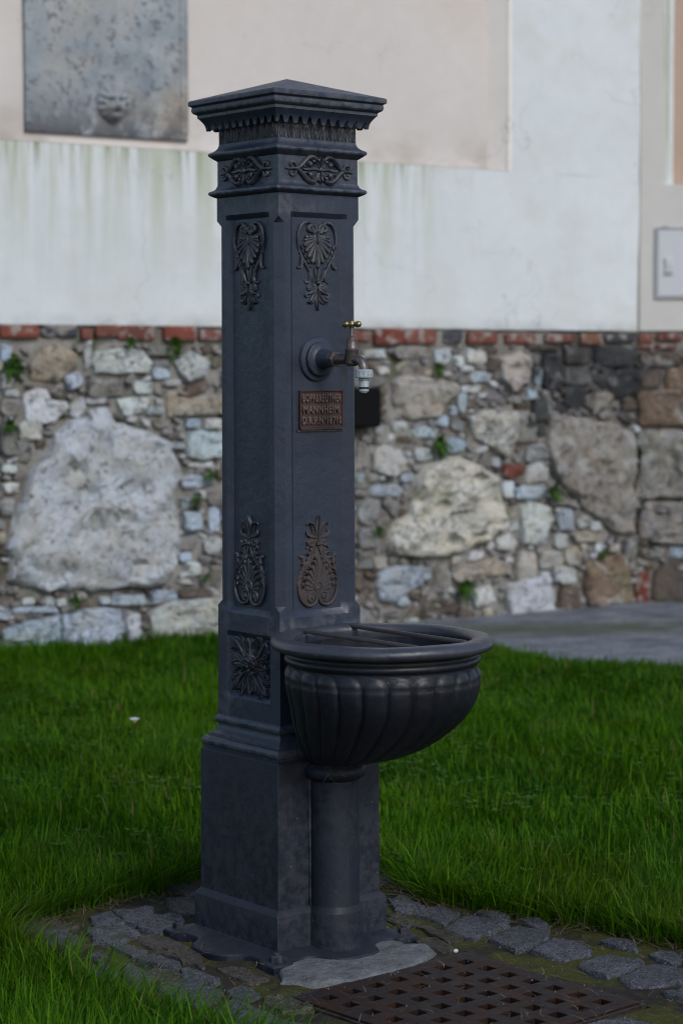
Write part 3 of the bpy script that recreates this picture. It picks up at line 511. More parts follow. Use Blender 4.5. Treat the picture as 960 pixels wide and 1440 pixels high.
def shell_ornament():
    mb = MB(); K = 1.75e-4; Zk = 1.353e-4
    mass(mb, [(x*K, -(y-120)*Zk) for x, y in ((0, 290), (90, 300), (160, 370), (160, 460), (120, 560), (70, 640), (0, 700), (-70, 640), (-120, 560), (-160, 460), (-160, 370), (-90, 300))], .0040)
    for f_ in (-1, 1):
        mass(mb, [(f_*x*K, -(y-120)*Zk) for x, y in ((252, 400), (262, 460), (235, 560), (180, 650), (120, 720), (90, 760), (110, 680), (170, 580), (205, 500))], .0028)
        mass(mb, [(f_*x*K, -(y-120)*Zk) for x, y in ((20, 980), (70, 940), (125, 960), (120, 1010), (70, 1040), (100, 1080), (60, 1100), (30, 1150), (0, 1180), (0, 1000))], .0026)
    def c(pts, f): return [(f*x*K, -(y-120)*Zk) for x, y in pts]
    for f in (-1, 1):
        # great C-scroll with its volute
        vol = [(78+r*math.cos(a), 215+r*math.sin(a)) for r, a in [(8+54*(i/20)**1.05, math.radians(-20-i*29)) for i in range(21)]]
        rest = [(118, 152), (160, 146), (205, 185), (238, 250), (254, 330), (256, 410), (240, 480), (215, 545)]
        end = vol[-1]
        path = c(vol, f)+c([(90, 145), (125, 128), (175, 140), (215, 185), (240, 250), (254, 330), (256, 410), (240, 490), (215, 560), (180, 620)], f)
        T(mb, path, [.0014, .0024, .0029, .0031, .0032, .0030, .0026, .0022, .0012], .9, .0008, 7, 2)
        mb.sph((f*78*K, -.0022, -(215-120)*Zk), .0026, 8, 6)
        # shell ribs
        for (x, y, w) in ((64, 655, .0042), (112, 590, .0037), (150, 515, .0032), (168, 440, .0028), (160, 370, .0025)):
            T(mb, c([(16, 320), (x*.42, 320+(y-320)*.5), (x*.85, 320+(y-320)*.86), (x, y)], f), [.0012, .0022, w*.9, w], .8, .0008, 8, 4)
            mb.sph((f*x*K, -.0032, -(y-120)*Zk), w*.95, 8, 5)
        mb.sph((f*140*K, -.0022, -(325-120)*Zk), .0042, 10, 6); T(mb, c([(30, 300), (80, 320), (125, 318)], f), [.0016, .0026, .003], .8)
        # acanthus edging on the outside
        for x0, y0, x1, y1, w in ((250, 420, 205, 500, .0040), (238, 480, 178, 575, .0044), (214, 550, 150, 640, .0042), (188, 610, 118, 690, .0036), (160, 665, 100, 745, .0030)):
            leaf_relief(mb, c([(x0, y0), ((x0+x1)/2+8, (y0+y1)/2), (x1, y1)], f), w, .003, .006)
        T(mb, c([(222, 520), (210, 600), (208, 680), (225, 735), (262, 748)], f), [.0016, .0024, .0028, .0026, .0012], .9)
        mb.sph((f*250*K, -.002, -(742-120)*Zk), .0030, 8, 5)
        # strap down to the tie
        T(mb, c([(205, 585), (160, 680), (110, 770), (78, 850), (60, 915)], f), [.0018, .0026, .0028, .0026, .002], .85)
        T(mb, c([(110, 800), (92, 870), (110, 925), (150, 935), (165, 905)], f), [.0016, .0026, .0026, .0018, .0008], .9)
        T(mb, c([(30, 700), (22, 800), (14, 900)], f), [.0012, .0020, .0012], .7)
        # small volutes beneath the tie
        T(mb, c([(80+r*math.cos(a), 975+r*math.sin(a)) for r, a in [(6+44*(i/16), math.radians(120+i*27)) for i in range(17)]], f)+c([(128, 1010), (100, 1035), (60, 1030), (22, 985)], f), [.0012, .0022, .0024, .0022, .0014], .9, .0008, 6, 2)
        mb.sph((f*80*K, -.002, -(975-120)*Zk), .0024, 8, 5)
        T(mb, c([(14, 985), (40, 1045), (90, 1075), (138, 1088)], f), [.0014, .0028, .0028, .0012], .9)
        T(mb, c([(138, 1088), (158, 1110), (140, 1135), (118, 1128)], f), [.0016, .002, .0016, .001], .9)
        leaf_relief(mb, c([(10, 1060), (40, 1130), (80, 1195), (132, 1205)], f), .0050, .003, .0062)
    T(mb, c([(0, 360), (0, 520), (0, 660), (0, 715)], 1), [.0015, .0030, .0044, .0040], .9); mb.sph((0, -.0036, -(712-120)*Zk), .0046, 10, 6)
    leaf_relief(mb, c([(0, 255), (0, 330), (0, 425)], 1), .0085, .0045, .0060)
    T(mb, c([(-26, 935), (26, 935)], 1), [.0030, .0030], 1.2, .001); T(mb, c([(-34, 235), (34, 235)], 1), [.0026, .0026], 1.)
    leaf_relief(mb, c([(0, 1010), (0, 1120), (0, 1230), (0, 1320)], 1), .0042, .004, .0055)
    return mb.mesh('shell_ornament', 45, 'iron_ornament')
def palmette_ornament():
    mb = MB(); K = 1.75e-4; Zk = 1.364e-4
    mass(mb, [(x*K, -(y-60)*Zk) for x, y in ((0, 660), (80, 720), (150, 850), (175, 980), (165, 1090), (90, 1180), (0, 1150), (-90, 1180), (-165, 1090), (-175, 980), (-150, 850), (-80, 720))], .0032)
    for f_ in (-1, 1):
        mass(mb, [(f_*x*K, -(y-60)*Zk) for x, y in ((90, 520), (140, 620), (205, 700), (240, 820), (250, 960), (225, 900), (180, 800), (120, 700), (60, 580))], .0034)
        mass(mb, [(f_*x*K, -(y-60)*Zk) for x, y in ((0, 330), (60, 300), (130, 300), (110, 350), (130, 400), (90, 450), (60, 480), (80, 540), (30, 560), (0, 470))], .0028)
        mass(mb, [(f_*x*K, -(y-60)*Zk) for x, y in ((0, 110), (50, 170), (90, 170), (60, 240), (70, 290), (0, 340))], .0026)
    def c(pts, f): return [(f*x*K, -(y-60)*Zk) for x, y in pts]
    mass(mb, [(x*K, -(y-60)*Zk) for x, y in ((0, 500), (70, 600), (150, 700), (215, 800), (245, 930), (250, 1060), (215, 1180), (130, 1250), (60, 1240), (0, 1160), (-60, 1240), (-130, 1250), (-215, 1180), (-250, 1060), (-245, 930), (-215, 800), (-150, 700), (-70, 600))], .0022)
    for f in (-1, 1):
        for x0, y0, x1, y1, w in ((60, 560, 40, 640, .0036), (100, 620, 60, 700, .0040), (140, 690, 108, 780, .0042), (182, 760, 150, 850, .0044), (215, 850, 178, 930, .0044), (232, 950, 190, 1010, .0042), (90, 560, 150, 560, .0034), (125, 640, 186, 630, .0038), (165, 710, 226, 690, .0040)):
            leaf_relief(mb, c([(x0, y0), ((x0+x1)/2+10, (y0+y1)/2), (x1, y1)], f), w, .0034, .0074)
        vol = [(84+r*math.cos(a), 1155+r*math.sin(a)) for r, a in [(8+56*(i/20)**1.05, math.radians(20+i*28)) for i in range(21)]]
        T(mb, c([(84+r*math.cos(a), 1155+r*math.sin(a)) for r, a in [(6+36*(i/16), math.radians(-60+i*30)) for i in range(17)]], f), [.0012, .0020, .0022], .9, .0008, 6, 2)
        mb.sph((f*84*K, -.0024, -(1155-60)*Zk), .0030, 8, 6)
        T(mb, c([(24, 1080), (14, 1150), (34, 1225), (90, 1262), (150, 1255), (205, 1205), (240, 1130), (256, 1040), (250, 950), (228, 870), (205, 800)], f), [.0012, .0020, .0026, .0027, .0028, .0026, .0024, .0022, .0020, .0016], .95, .0008, 8, 3)
        T(mb, c([(30, 1100), (70, 1080), (118, 1100), (132, 1155), (110, 1205), (80, 1214)], f), [.0014, .0022, .0024, .0022, .0014], .9)
        # outer hooked leaves
        for x0, y0, x1, y1, w in ((250, 1010, 226, 905, .0048), (246, 940, 205, 830, .0050), (232, 860, 178, 775, .0046), (206, 790, 168, 700, .0040)):
            leaf_relief(mb, c([(x0, y0), ((x0+x1)/2+14, (y0+y1)/2), (x1, y1)], f), w, .003, .0068)
        T(mb, c([(215, 790), (200, 700), (196, 640), (208, 595), (238, 590)], f), [.0022, .0030, .0028, .0024, .0012], .9); mb.sph((f*232*K, -.0022, -(592-60)*Zk), .0032, 8, 5)
        # palmette ribs
        for (x, y, w) in ((34, 690, .0026), (82, 745, .0026), (122, 815, .0025), (152, 890, .0024), (168, 965, .0022), (160, 1035, .0020)):
            T(mb, c([(16, 1070), (x*.35, 1070+(y-1070)*.45), (x*.78, 1070+(y-1070)*.86), (x, y)], f), [.0010, .0016, w*.9, w], .9, .0012, 6, 4)
            mb.sph((f*x*K, -.003, -(y-60)*Zk), w*1.05, 8, 5)
        T(mb, c([(20, 1090), (46, 1030), (38, 965), (0, 935)], f), [.0012, .0018, .0018, .0016], 1.1, .002)
        # straps
        T(mb, c([(14, 470), (50, 570), (105, 660), (165, 730), (222, 800)], f), [.0016, .0019, .0020, .0019, .0012], .9, .001)
        T(mb, c([(90, 470), (84, 560), (110, 640)], f), [.0016, .0022, .0016], .8)
        for y in (500, 560, 620): mb.sph((f*(100+(y-500)*.18)*K, -.0018, -(y-60)*Zk), .0026, 7, 5)
        T(mb, c([(84+r*math.cos(a), 405+r*math.sin(a)) for r, a in [(6+46*(i/16), math.radians(60-i*27)) for i in range(17)]], f), [.0012, .0022, .0026], .95, .001, 6, 2)
        mb.sph((f*84*K, -.0024, -(405-60)*Zk), .0026, 8, 5)
        T(mb, c([(120, 450), (140, 478), (158, 470)], f), [.0018, .0020, .0010], .9)
        T(mb, c([(14, 350), (60, 330), (105, 318), (138, 290), (140, 255), (118, 245)], f), [.0018, .0030, .0030, .0026, .0018, .001], .9)
        leaf_relief(mb, c([(18, 320), (44, 240), (76, 170), (128, 140)], f), .0052, .004, .0072)
        T(mb, c([(128, 140), (146, 158), (136, 176)], f), [.0018, .0018, .001], .9)
    leaf_relief(mb, c([(0, 400), (0, 290), (0, 170), (0, 45)], 1), .0062, .0045, .0075)
    T(mb, c([(-34, 425), (34, 425)], 1), [.0030, .0030], 1.2, .001)
    T(mb, c([(0, 1090), (0, 860), (0, 720), (0, 655)], 1), [.0012, .0022, .0030, .0028], .9, .001); mb.sph((0, -.0032, -(662-60)*Zk), .0034, 8, 5)
    mb.sph((0, -.002, -(1030-60)*Zk), .0050, 10, 8, .6)
    return mb.mesh('palmette_ornament', 45, 'iron_ornament')
def scrollwork_ornament():
    mb = MB(); K = 2.26e-4; Zk = 1.75e-4
    for f_ in (-1, 1):
        for g_ in (-1, 1): mass(mb, [(f_*x*K, -g_*y*Zk) for x, y in ((10, 10), (60, 10), (120, 10), (170, 20), (150, 60), (110, 90), (60, 90), (25, 70))], .0030)
    def c(pts, f, g=1): return [(f*x*K, -g*y*Zk) for x, y in pts]
    for f in (-1, 1):
        for g in (-1, 1):
            T(mb, c([(300, 0), (238, g*2*0+4), (190, 44), (150, 92), (105, 126), (62, 122), (34, 88)], f, g), [.0016, .0030, .0036, .0038, .0038, .0034, .0020], .95, .0008, 8, 4)
            T(mb, c([(240, 16), (262, 60), (292, 66), (306, 42), (290, 26)], f, g), [.0018, .0026, .0026, .0020, .001], .9)
            mb.sph((f*290*K, -.002, -g*34*Zk), .0024, 8, 5)
            leaf_relief(mb, c([(36, 20), (80, 46), (118, 60), (150, 40)], f, g), .0062, .003, .0078)
            leaf_relief(mb, c([(150, 70), (118, 92), (84, 84), (60, 54)], f, g), .0050, .003, .007)
            mb.sph((f*104*K, -.004, -g*52*Zk), .0050, 9, 6, .8); mb.sph((f*66*K, -.003, -g*84*Zk), .0040, 9, 6, .8)
            T(mb, c([(196, 30), (176, 62), (150, 70)], f, g), [.002, .0028, .0014], .9)
        T(mb, c([(300, 0), (330, 0), (352, 0)], f), [.0022, .0024, .0008], .9)
        T(mb, c([(10, 4), (70, -10), (130, 2), (180, -4)], f), [.0022, .0028, .0028, .0014], .9, .0015)
    for g in (-1, 1):
        leaf_relief(mb, [(0, -g*30*Zk), (0, -g*80*Zk), (0, -g*138*Zk)], .0085, .005, .0085)
        for f in (-1, 1): leaf_relief(mb, [(0, -g*26*Zk), (f*18*K, -g*70*Zk), (f*44*K, -g*104*Zk)], .0050, .004, .0070)
    mb.sph((0, -.0035, 0), .0050, 10, 6)
    return mb.mesh('scrollwork_ornament', 45, 'iron_ornament')
def rosette_ornament():
    mb = MB(); H = .054
    for k in range(16):
        a = k*PI/8; diag = (k % 4 == 2); odd = k % 2
        L = H*(1.30 if diag else (1.0 if not odd else 1.06)); b = .12*(1 if odd else -1)
        pts = [(.010*math.cos(a), .010*math.sin(a)), (L*.5*math.cos(a+b), L*.5*math.sin(a+b)), (L*.85*math.cos(a+b*.5), L*.85*math.sin(a+b*.5)), (L*math.cos(a), L*math.sin(a))]
        leaf_relief(mb, pts, .0100 if not odd else .0075, .0040, .0100 if not odd else .0065, lobes=4)
        T(mb, [pts[0], pts[1], pts[3]], [.0012, .0016, .0008], 1., .0065 if not odd else .004, 5)
        if not odd:
            for sg in (-1, 1):      # side lobes turned back like acanthus
                p = (L*.62*math.cos(a+sg*.10), L*.62*math.sin(a+sg*.10)); q = (L*.86*math.cos(a+sg*.26), L*.86*math.sin(a+sg*.26)); e = (L*.92*math.cos(a+sg*.34), L*.92*math.sin(a+sg*.34))
                leaf_relief(mb, [p, q, e], .0042, .005, .0085)
    for ring, (n, R, w, h) in enumerate(((9, .025, .0062, .0095), (7, .0175, .0056, .0125), (4, .0100, .0046, .0145))):
        for k in range(n):
            a = 2*PI*(k+.5*ring)/n+.2*ring
            leaf_relief(mb, [(.003*math.cos(a-.5), .003*math.sin(a-.5)), (R*.6*math.cos(a-.2), R*.6*math.sin(a-.2)), (R*math.cos(a+.2), R*math.sin(a+.2))], w, h*.75, h)
    mb.sph((0, -.0115, 0), .0042, 10, 6)
    return mb.mesh('rosette_ornament', 45, 'iron_ornament')
def on_face(name, me, q, s, z, depth, scale=1.):
    a = q*PI/2; x, y = s, -depth
    o = link(name, me, FT, (x*math.cos(a)-y*math.sin(a), x*math.sin(a)+y*math.cos(a), z), (0, 0, a))
    o.scale = (scale,)*3
    return o
sh, pa, sc_, ro = shell_ornament(), palmette_ornament(), scrollwork_ornament(), rosette_ornament()
pa_r = pa.copy(); pa_r.materials[0] = MATS['iron_rust']
for q in range(4):
    on_face('shell_ornament', sh, q, .001 if q == 0 else -.004*(q == 3), 1.353, .0846)
    o = on_face('palmette_ornament', pa_r if q == 0 else pa, q, 0 if q == 0 else -.005*(q == 3), .812, .0855)
    if q == 0: o['label'] = 'rust-brown palmette ornament'
    on_face('scrollwork_ornament', sc_, q, .002*(q == 0)-.0045*(q == 3), 1.4465, .0926)
    on_face('rosette_ornament', ro, q, 0, .532, .0862)

# ---------------- name plate
plq = MB(); plq.rings([[(-.0505, y, -.0345), (.0505, y, -.0345), (.0505, y, .0345), (-.0505, y, .0345)] for y in (0, -.0032)])
for x0, x1, z0, z1 in ((-.0505, .0505, .0322, .0348), (-.0505, .0505, -.0348, -.0318), (-.0508, -.0480, -.0345, .0345), (.0480, .0508, -.0345, .0345)): plq.box(x0, x1, -.0060, .0, z0, z1)
plq.box(-.0505, .0505, -.0085, 0, -.0378, -.0345)
plate = part('name_plate', plq, 'plaque', loc=(.008, -.0855, 1.0105), bevel=.0006); plate['label'] = 'rusty name plate with raised letters'
mb = MB(); mb.box(-.0560, .0545, -.0045, .001, -.0405, -.0382); part('plate_ledge', mb, 'iron', loc=(.008, -.0855, 1.0105))
for k, (txt, zc, wd) in enumerate((('BOPP&REUTHER', .0205, .092), ('MANNHEIM.', 0., .088), ('D.R.P.N\u00ba18710', -.0205, .092))):
    cu = bpy.data.curves.new('lettering', 'FONT'); cu.body = txt; cu.size = .02; cu.extrude = .0022; cu.offset = .0005; cu.space_character = 1.15; cu.align_x = 'CENTER'; cu.align_y = 'CENTER'; cu.resolution_u = 2
    tmp = bpy.data.objects.new('tmp_text', cu); COL.objects.link(tmp)
    dg = bpy.context.evaluated_depsgraph_get(); me = bpy.data.meshes.new_from_object(tmp.evaluated_get(dg)); bpy.data.objects.remove(tmp)
    co = np.zeros(len(me.vertices)*3); me.vertices.foreach_get('co', co); co = co.reshape(-1, 3)
    x0, x1 = co[:, 0].min(), co[:, 0].max(); z0, z1 = co[:, 1].min(), co[:, 1].max()
    co[:, 0] = (co[:, 0]-(x0+x1)/2)*wd/(x1-x0); co[:, 1] = (co[:, 1]-(z0+z1)/2)*(.0150/(z1-z0)); me.vertices.foreach_set('co', co.ravel()); me.update()
    me.materials.clear(); me.materials.append(MATS['plaque_letters'])
    link('lettering', me, plate, (0, -.0050, zc), (PI/2, 0, 0))

# ---------------- pipe column under the basin
PC = (0, -.1331)
mb = MB(); mb.lathe([(.0540, .012), (.0530, .086), (.0525, .0885), (.0472, .0975), (.0467, .10), (.0467, .336)], PC, 48); pipe = part('support_pipe', mb, 'iron_low_dimmed', 30)
mb = MB(); mb.lathe([(.0467, .330), (.0500, .3340), (.0555, .3362), (.0588, .3400), (.0600, .3460), (.0590, .3520), (.0560, .3562), (.0520, .3585), (.0500, .362)], PC, 48); mb.obj('pipe_collar', 'iron_low_dimmed', pipe, 30)
mb = MB()
for sg in (-1, 1): mb.tube([(sg*.0485, -.1225, .016), (sg*.0480, -.1218, .2), (sg*.0480, -.1212, .335)], .0028, 8)
mb.obj('weld_seam', 'iron_low_dimmed', pipe, True)

# ---------------- basin
LV = [(.5860, .1790, -.2711), (.5835, .1715, -.2711), (.5800, .1700, -.2711), (.5765, .1702, -.2711), (.5745, .1722, -.2713), (.5728, .1742, -.2713), (.5700, .1755, -.2713), (.5668, .1755, -.2713), (.5642, .1742, -.2713), (.5625, .1722, -.2713), (.5608, .1702, -.2712), (.5585, .1697, -.2712)]
KEY = [(.5585, .1697, -.2712), (.5439, .1700, -.2712), (.5198, .1685, -.2715), (.4870, .1600, -.2690), (.4513, .1452, -.2540), (.4128, .1180, -.2262), (.3860, .0912, -.1965), (.3706, .0660, -.1645), (.3640, .0540, -.1480)]
ks = np.array(KEY)[::-1]
def keyat(z):
    # smooth (Catmull-Rom) interpolation of the traced profile
    i = int(np.clip(np.searchsorted(ks[:, 0], z)-1, 0, len(ks)-2)); z0, z1 = ks[i, 0], ks[i+1, 0]; t = (z-z0)/(z1-z0)
    o = []
    for cidx in (1, 2):
        p0 = ks[max(i-1, 0)]; p1 = ks[i]; p2 = ks[i+1]; p3 = ks[min(i+2, len(ks)-1)]
        m1 = (p2[cidx]-p0[cidx])/(p2[0]-p0[0]); m2 = (p3[cidx]-p1[cidx])/(p3[0]-p1[0]); h = z1-z0
        o.append((2*t**3-3*t*t+1)*p1[cidx]+(t**3-2*t*t+t)*h*m1+(-2*t**3+3*t*t)*p2[cidx]+(t**3-t*t)*h*m2)
    return o
NF, NS = 24, 16; NA = NF*NS
mb = MB(); rings = []
for z, R, yc in LV: rings.append([(R*math.cos(2*PI*i/NA), yc+R*math.sin(2*PI*i/NA), z) for i in range(NA)])
M = 72
for k in range(1, M+1):
    t = k/M; z = .5585-(.5585-.3640)*(1-(1-t)**1.35 if False else t**.8)
    z = .5585-(.5585-.3640)*(math.sin(t*PI/2)**1.0)
    R, yc = keyat(z); rr = []
    for i in range(NA):
        ph = (i/NS) % 1.0; e = abs(ph-.5)*2
        lobe = math.sqrt(max(0, 1-min(1, e/.90)**3.2))
        ztop = .5515-.0150*(1-math.sqrt(max(0, 1-min(1, e/.93)**2)))
        q_ = min(1, max(0, (ztop-z)/.0125)); win = math.sqrt(1-(1-q_)**2); fade = smooth_step(.364, .40, z)
        am = .0068*(lobe-.12)*win*(.45+.55*fade)*min(1, R/.12)
        if abs(z-.5345) < .0016 and win > .5: am -= .0012
        rr.append(((R+am)*math.cos(2*PI*i/NA+PI/NF), yc+(R+am)*math.sin(2*PI*i/NA+PI/NF), z))
    rings.append(rr)
inner = [(.060, -.160, .400), (.100, -.21, .420), (.130, -.245, .460), (.150, -.262, .510), (.158, -.2695, .560), (.1605, -.2711, .588)]
# flip order: outer surface from the top down, then the inner bowl from the top down as its own shell
mb.rings(rings, True, False, True)
ib = MB(); ib.rings([[(r*math.cos(2*PI*i/72), yc+r*math.sin(2*PI*i/72), z) for i in range(72)] for r, yc, z in inner], True, True, False)
basin = part('basin', mb, 'basin_iron', 50)
ib.obj('bowl_lining', 'basin_iron', basin, True)
mb = MB(); rp = [(.1600, .586), (.1585, .596), (.1598, .6035), (.1640, .6070), (.1720, .6095), (.1820, .6098), (.1910, .6078), (.1975, .6040), (.2003, .5985), (.1998, .5935), (.1965, .5890), (.1900, .5862), (.1780, .5850), (.1600, .586)]
mb.rings([[(r*math.cos(2*PI*i/120)*(1+.002*math.sin(9*PI*i/120)), -.2711+r*math.sin(2*PI*i/120), z+.0006*math.sin(i*.31)) for i in range(120)] for r, z in rp], True, False, False)
mb.obj('basin_rim', 'rim_iron', basin, 60)
for x in (-.056, .058):
    mb = MB()
    mb.rings([[(x-.0048, y, .6030), (x+.0048, y, .6030), (x+.0048, y, .6075), (x+.0022, y, .6105), (x-.0022, y, .6105), (x-.0048, y, .6075)] for y in (-.0945, -.2, -.32, -.4295 if x < 0 else -.4285)])
    mb.obj('grate_bar', 'bar_iron', basin, bevel=.0012)
mb = MB(); mb.box(-.075, .078, -.1010, -.0950, .596, .6065); mb.obj('bar_ledge', 'bar_iron', basin, bevel=.001)

# ---------------- tap
TZ = 1.1020
def yl(mb, prof, n=28, z=TZ, x=0.): mb.rings([[(x+r*math.cos(2*PI*i/n), y, z+r*math.sin(2*PI*i/n)) for i in range(n)] for y, r in prof])
tap = MB(); yl(tap, [(-.0850, .0405), (-.0895, .0405), (-.0915, .0390), (-.0922, .0350), (-.0930, .0318), (-.0990, .0312), (-.1012, .0290), (-.1020, .0240), (-.1045, .0190), (-.1090, .0172), (-.1250, .0150), (-.1330, .0138), (-.1350, .0125), (-.1350, .005)], 40)
tapo = part('tap', tap, 'iron', 30)
mb = MB(); yl(mb, [(-.1335, .0142), (-.1350, .0152), (-.1420, .0152), (-.1440, .0138), (-.1445, .008)], 6); yl(mb, [(-.1430, .0105), (-.1520, .0100), (-.1760, .0086)], 20)
mb.obj('tap_nut', 'tap_steel', tapo, 30)
mb = MB(); mb.lathe([(.0075, 1.0890), (.0108, 1.0915), (.0120, 1.0960), (.0120, 1.1165), (.0126, 1.1175), (.0126, 1.1200), (.0100, 1.1212), (.0094, 1.1225), (.0092, 1.1230), (.0092, 1.1340), (.0100, 1.1348), (.0100, 1.1372), (.0072, 1.1382), (.0072, 1.1410), (.0062, 1.1420), (.0034, 1.1430), (.0032, 1.1600)], (0, -.187), 20)
sp = [(0, -.180, TZ), (0, -.196, TZ-.0005), (0, -.206, TZ-.0012), (0, -.2135, TZ-.0045), (0, -.2185, TZ-.0105), (0, -.2205, TZ-.0175), (0, -.2210, TZ-.0220)]
mb.tube(sp, [.0098, .0090, .0086, .0083, .0080, .0078, .0078], 16, 1., (1, 0, 0))
mb.obj('valve_body', 'tap_steel', tapo, 40)
mb = MB()
for k in range(4):
    a = math.radians(12)+k*PI/2; d = Vector((math.cos(a), math.sin(a), 0)); c0 = Vector((0, -.187, 1.1645))
    mb.tube([c0, c0+d*.008, c0+d*.013], [.0036, .0024, .0022], 8); mb.sph(c0+d*.0155, .0056, 12, 8)
mb.sph((0, -.187, 1.1645), .0066, 12, 8); mb.lathe([(.0042, 1.1585), (.0050, 1.1600), (.0050, 1.1690), (.0035, 1.1712)], (0, -.187), 14)
mb.obj('tap_handle', 'brass', tapo, True)
mb = MB(); CX = (0, -.2210)
mb.lathe([(.0090, 1.0835), (.0150, 1.0830), (.0158, 1.0822), (.0158, 1.0690), (.0150, 1.0680), (.0095, 1.0678), (.0092, 1.0672), (.0098, 1.0655), (.0098, 1.0640), (.0086, 1.0632), (.0086, 1.0530), (.0092, 1.0520)], CX, 28)
for k in range(14):
    a = 2*PI*k/14; mb.tube([(CX[0]+.0157*math.cos(a), CX[1]+.0157*math.sin(a), 1.0700), (CX[0]+.0157*math.cos(a), CX[1]+.0157*math.sin(a), 1.0812)], .0009, 5)
mb.lathe([(.0088, 1.0478), (.0088, 1.0440), (.0060, 1.0432), (.0058, 1.0415), (.0040, 1.0405)], CX, 20)
mb.obj('hose_connector', 'connector', tapo, 35)
mb = MB(); mb.lathe([(.0080, 1.0522), (.0088, 1.0515), (.0088, 1.0482), (.0080, 1.0475)], CX, 20); mb.obj('seal_ring', 'rubber', tapo, 35)
# dry stalks caught under the bowl
mb = MB()
for k in range(16):
    a = rng.uniform(-2.5, -.6); R = rng.uniform(.055, .075); z = rng.uniform(.35, .378)
    p = Vector((R*math.cos(a), -.140+R*math.sin(a), z)); d = Vector((rng.uniform(-1, 1), rng.uniform(-.6, .3), rng.uniform(-.8, .6))).normalized()*rng.uniform(.01, .03)
    mb.tube([p, p+d*.5+Vector((0, 0, -.002)), p+d+Vector((0, 0, rng.uniform(-.008, .004)))], [.0005, .0005, .0003], 4)
mb.tube([(-.046, -.165, .372), (-.052, -.176, .352), (-.045, -.19, .336), (-.025, -.197, .331)], [.0006]*4, 4)
st = mb.obj('dry_stalks', 'dry_straw'); tag(st, 'dry grass stalks caught under the basin bowl', 'dry grass', kind='stuff')

def inpoly(x, y, P):
    x = np.asarray(x, float); y = np.asarray(y, float); c = np.zeros(x.shape, bool); n = len(P); j = n-1
    for i in range(n):
        xi, yi = P[i]; xj, yj = P[j]
        m = ((yi > y) != (yj > y)) & (x < (xj-xi)*(y-yi)/((yj-yi) if yj != yi else 1e-9)+xi); c ^= m; j = i
    return c
# ============================================================ the church wall behind
A0 = Vector((1.78646724, 4.12335585, 0)); B0 = Vector((5.03288926, 3.77495257, 0))
LD = (B0-A0).normalized(); RD = Vector((.73396756, -.67918453, 0)); LL = (B0-A0).length
AL = math.atan2(LD.y, LD.x); AR = math.atan2(RD.y, RD.x)
BW = thing('church_wall', 'pale plastered wall on a rubble stone base with recessed panels', 'wall', A0)
def wpart(name, mb, mat, side='L', smooth=False, **kw):
    o = mb.obj(name, mat, BW, smooth, **kw)
    o.location = (0, 0, 0) if side == 'L' else B0-A0; o.rotation_euler = (0, 0, AL if side == 'L' else AR)
    return o
def wquad(mb, u0, u1, v0, v1, off, nu=1, nv=1, wob=0):
    vs = [(u0+(u1-u0)*i/nu, -off-(wob*noise.noise((u0*3+(u1-u0)*i/nu*2.2, 0, v0+(v1-v0)*j/nv*2.2)) if wob else 0), v0+(v1-v0)*j/nv) for j in range(nv+1) for i in range(nu+1)]
    fs = [(j*(nu+1)+i, j*(nu+1)+i+1, (j+1)*(nu+1)+i+1, (j+1)*(nu+1)+i) for j in range(nv) for i in range(nu)]
    mb.add(vs, fs)
US = -2.6; RU = 2.479; DEP = .070
# lower plaster field and pier, one coat in front of the recess
mb = MB()
wquad(mb, US, RU, 1.262, 1.972, .012, 60, 10, .006); wquad(mb, RU, LL, 1.262, 1.972, .012, 10, 10, .006); wquad(mb, RU, LL, 1.972, 4.6, .012, 10, 20, .006)
NB = 150
for i in range(NB):     # ragged, overhanging foot of the plaster
    ua, ub = US+(LL-US)*i/NB, US+(LL-US)*(i+1)/NB
    za, zb = [1.257-.012*noise.noise((u*7, 3, 0))-.006*noise.noise((u*31, 5, 0)) for u in (ua, ub)]
    mb.add([(ua, -.012, 1.264), (ub, -.012, 1.264), (ub, -.008, zb), (ua, -.008, za), (ub, .06, zb), (ua, .06, za)], [(0, 1, 2, 3), (3, 2, 4, 5)])
mb.add([(RU, -.012, 1.972), (RU, -.012, 4.6), (RU, .02, 4.6), (RU, .02, 1.972)], [(0, 1, 2, 3)])
wpart('plaster_field', mb, 'plaster_white', smooth=True)
mb = MB(); wquad(mb, US, RU, 1.95, 4.6, -DEP, 50, 20, .006)
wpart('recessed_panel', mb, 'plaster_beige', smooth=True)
mb = MB(); mb.add([(US, -.011, 1.9735), (RU, -.011, 1.9735), (RU, DEP+.002, 1.984), (US, DEP+.002, 1.984)], [(0, 1, 2, 3)]); mb.add([(US, -.0145, 1.962), (RU, -.0145, 1.962), (RU, -.0145, 1.9745), (US, -.0145, 1.9745)], [(0, 1, 2, 3)]) if False else None
wpart('recess_sill', mb, 'plaster_beige')
mb = MB(); mb.add([(RU+.004, -.0135, 1.970), (RU+.004, -.0135, 4.6), (RU-.060, DEP+.012, 4.6), (RU-.060, DEP+.012, 1.970), (RU+.022, -.0135, 1.970), (RU+.022, -.0135, 4.6), (RU+.024, .0, 1.970), (RU+.024, .0, 4.6), (RU+.1, DEP+.012, 1.97), (RU+.1, DEP+.012, 4.6)], [(0, 1, 2, 3), (0, 4, 5, 1), (4, 6, 7, 5), (0, 3, 8, 6, 4)]); wpart('recess_reveal', mb, 'plaster_reveal_lit')
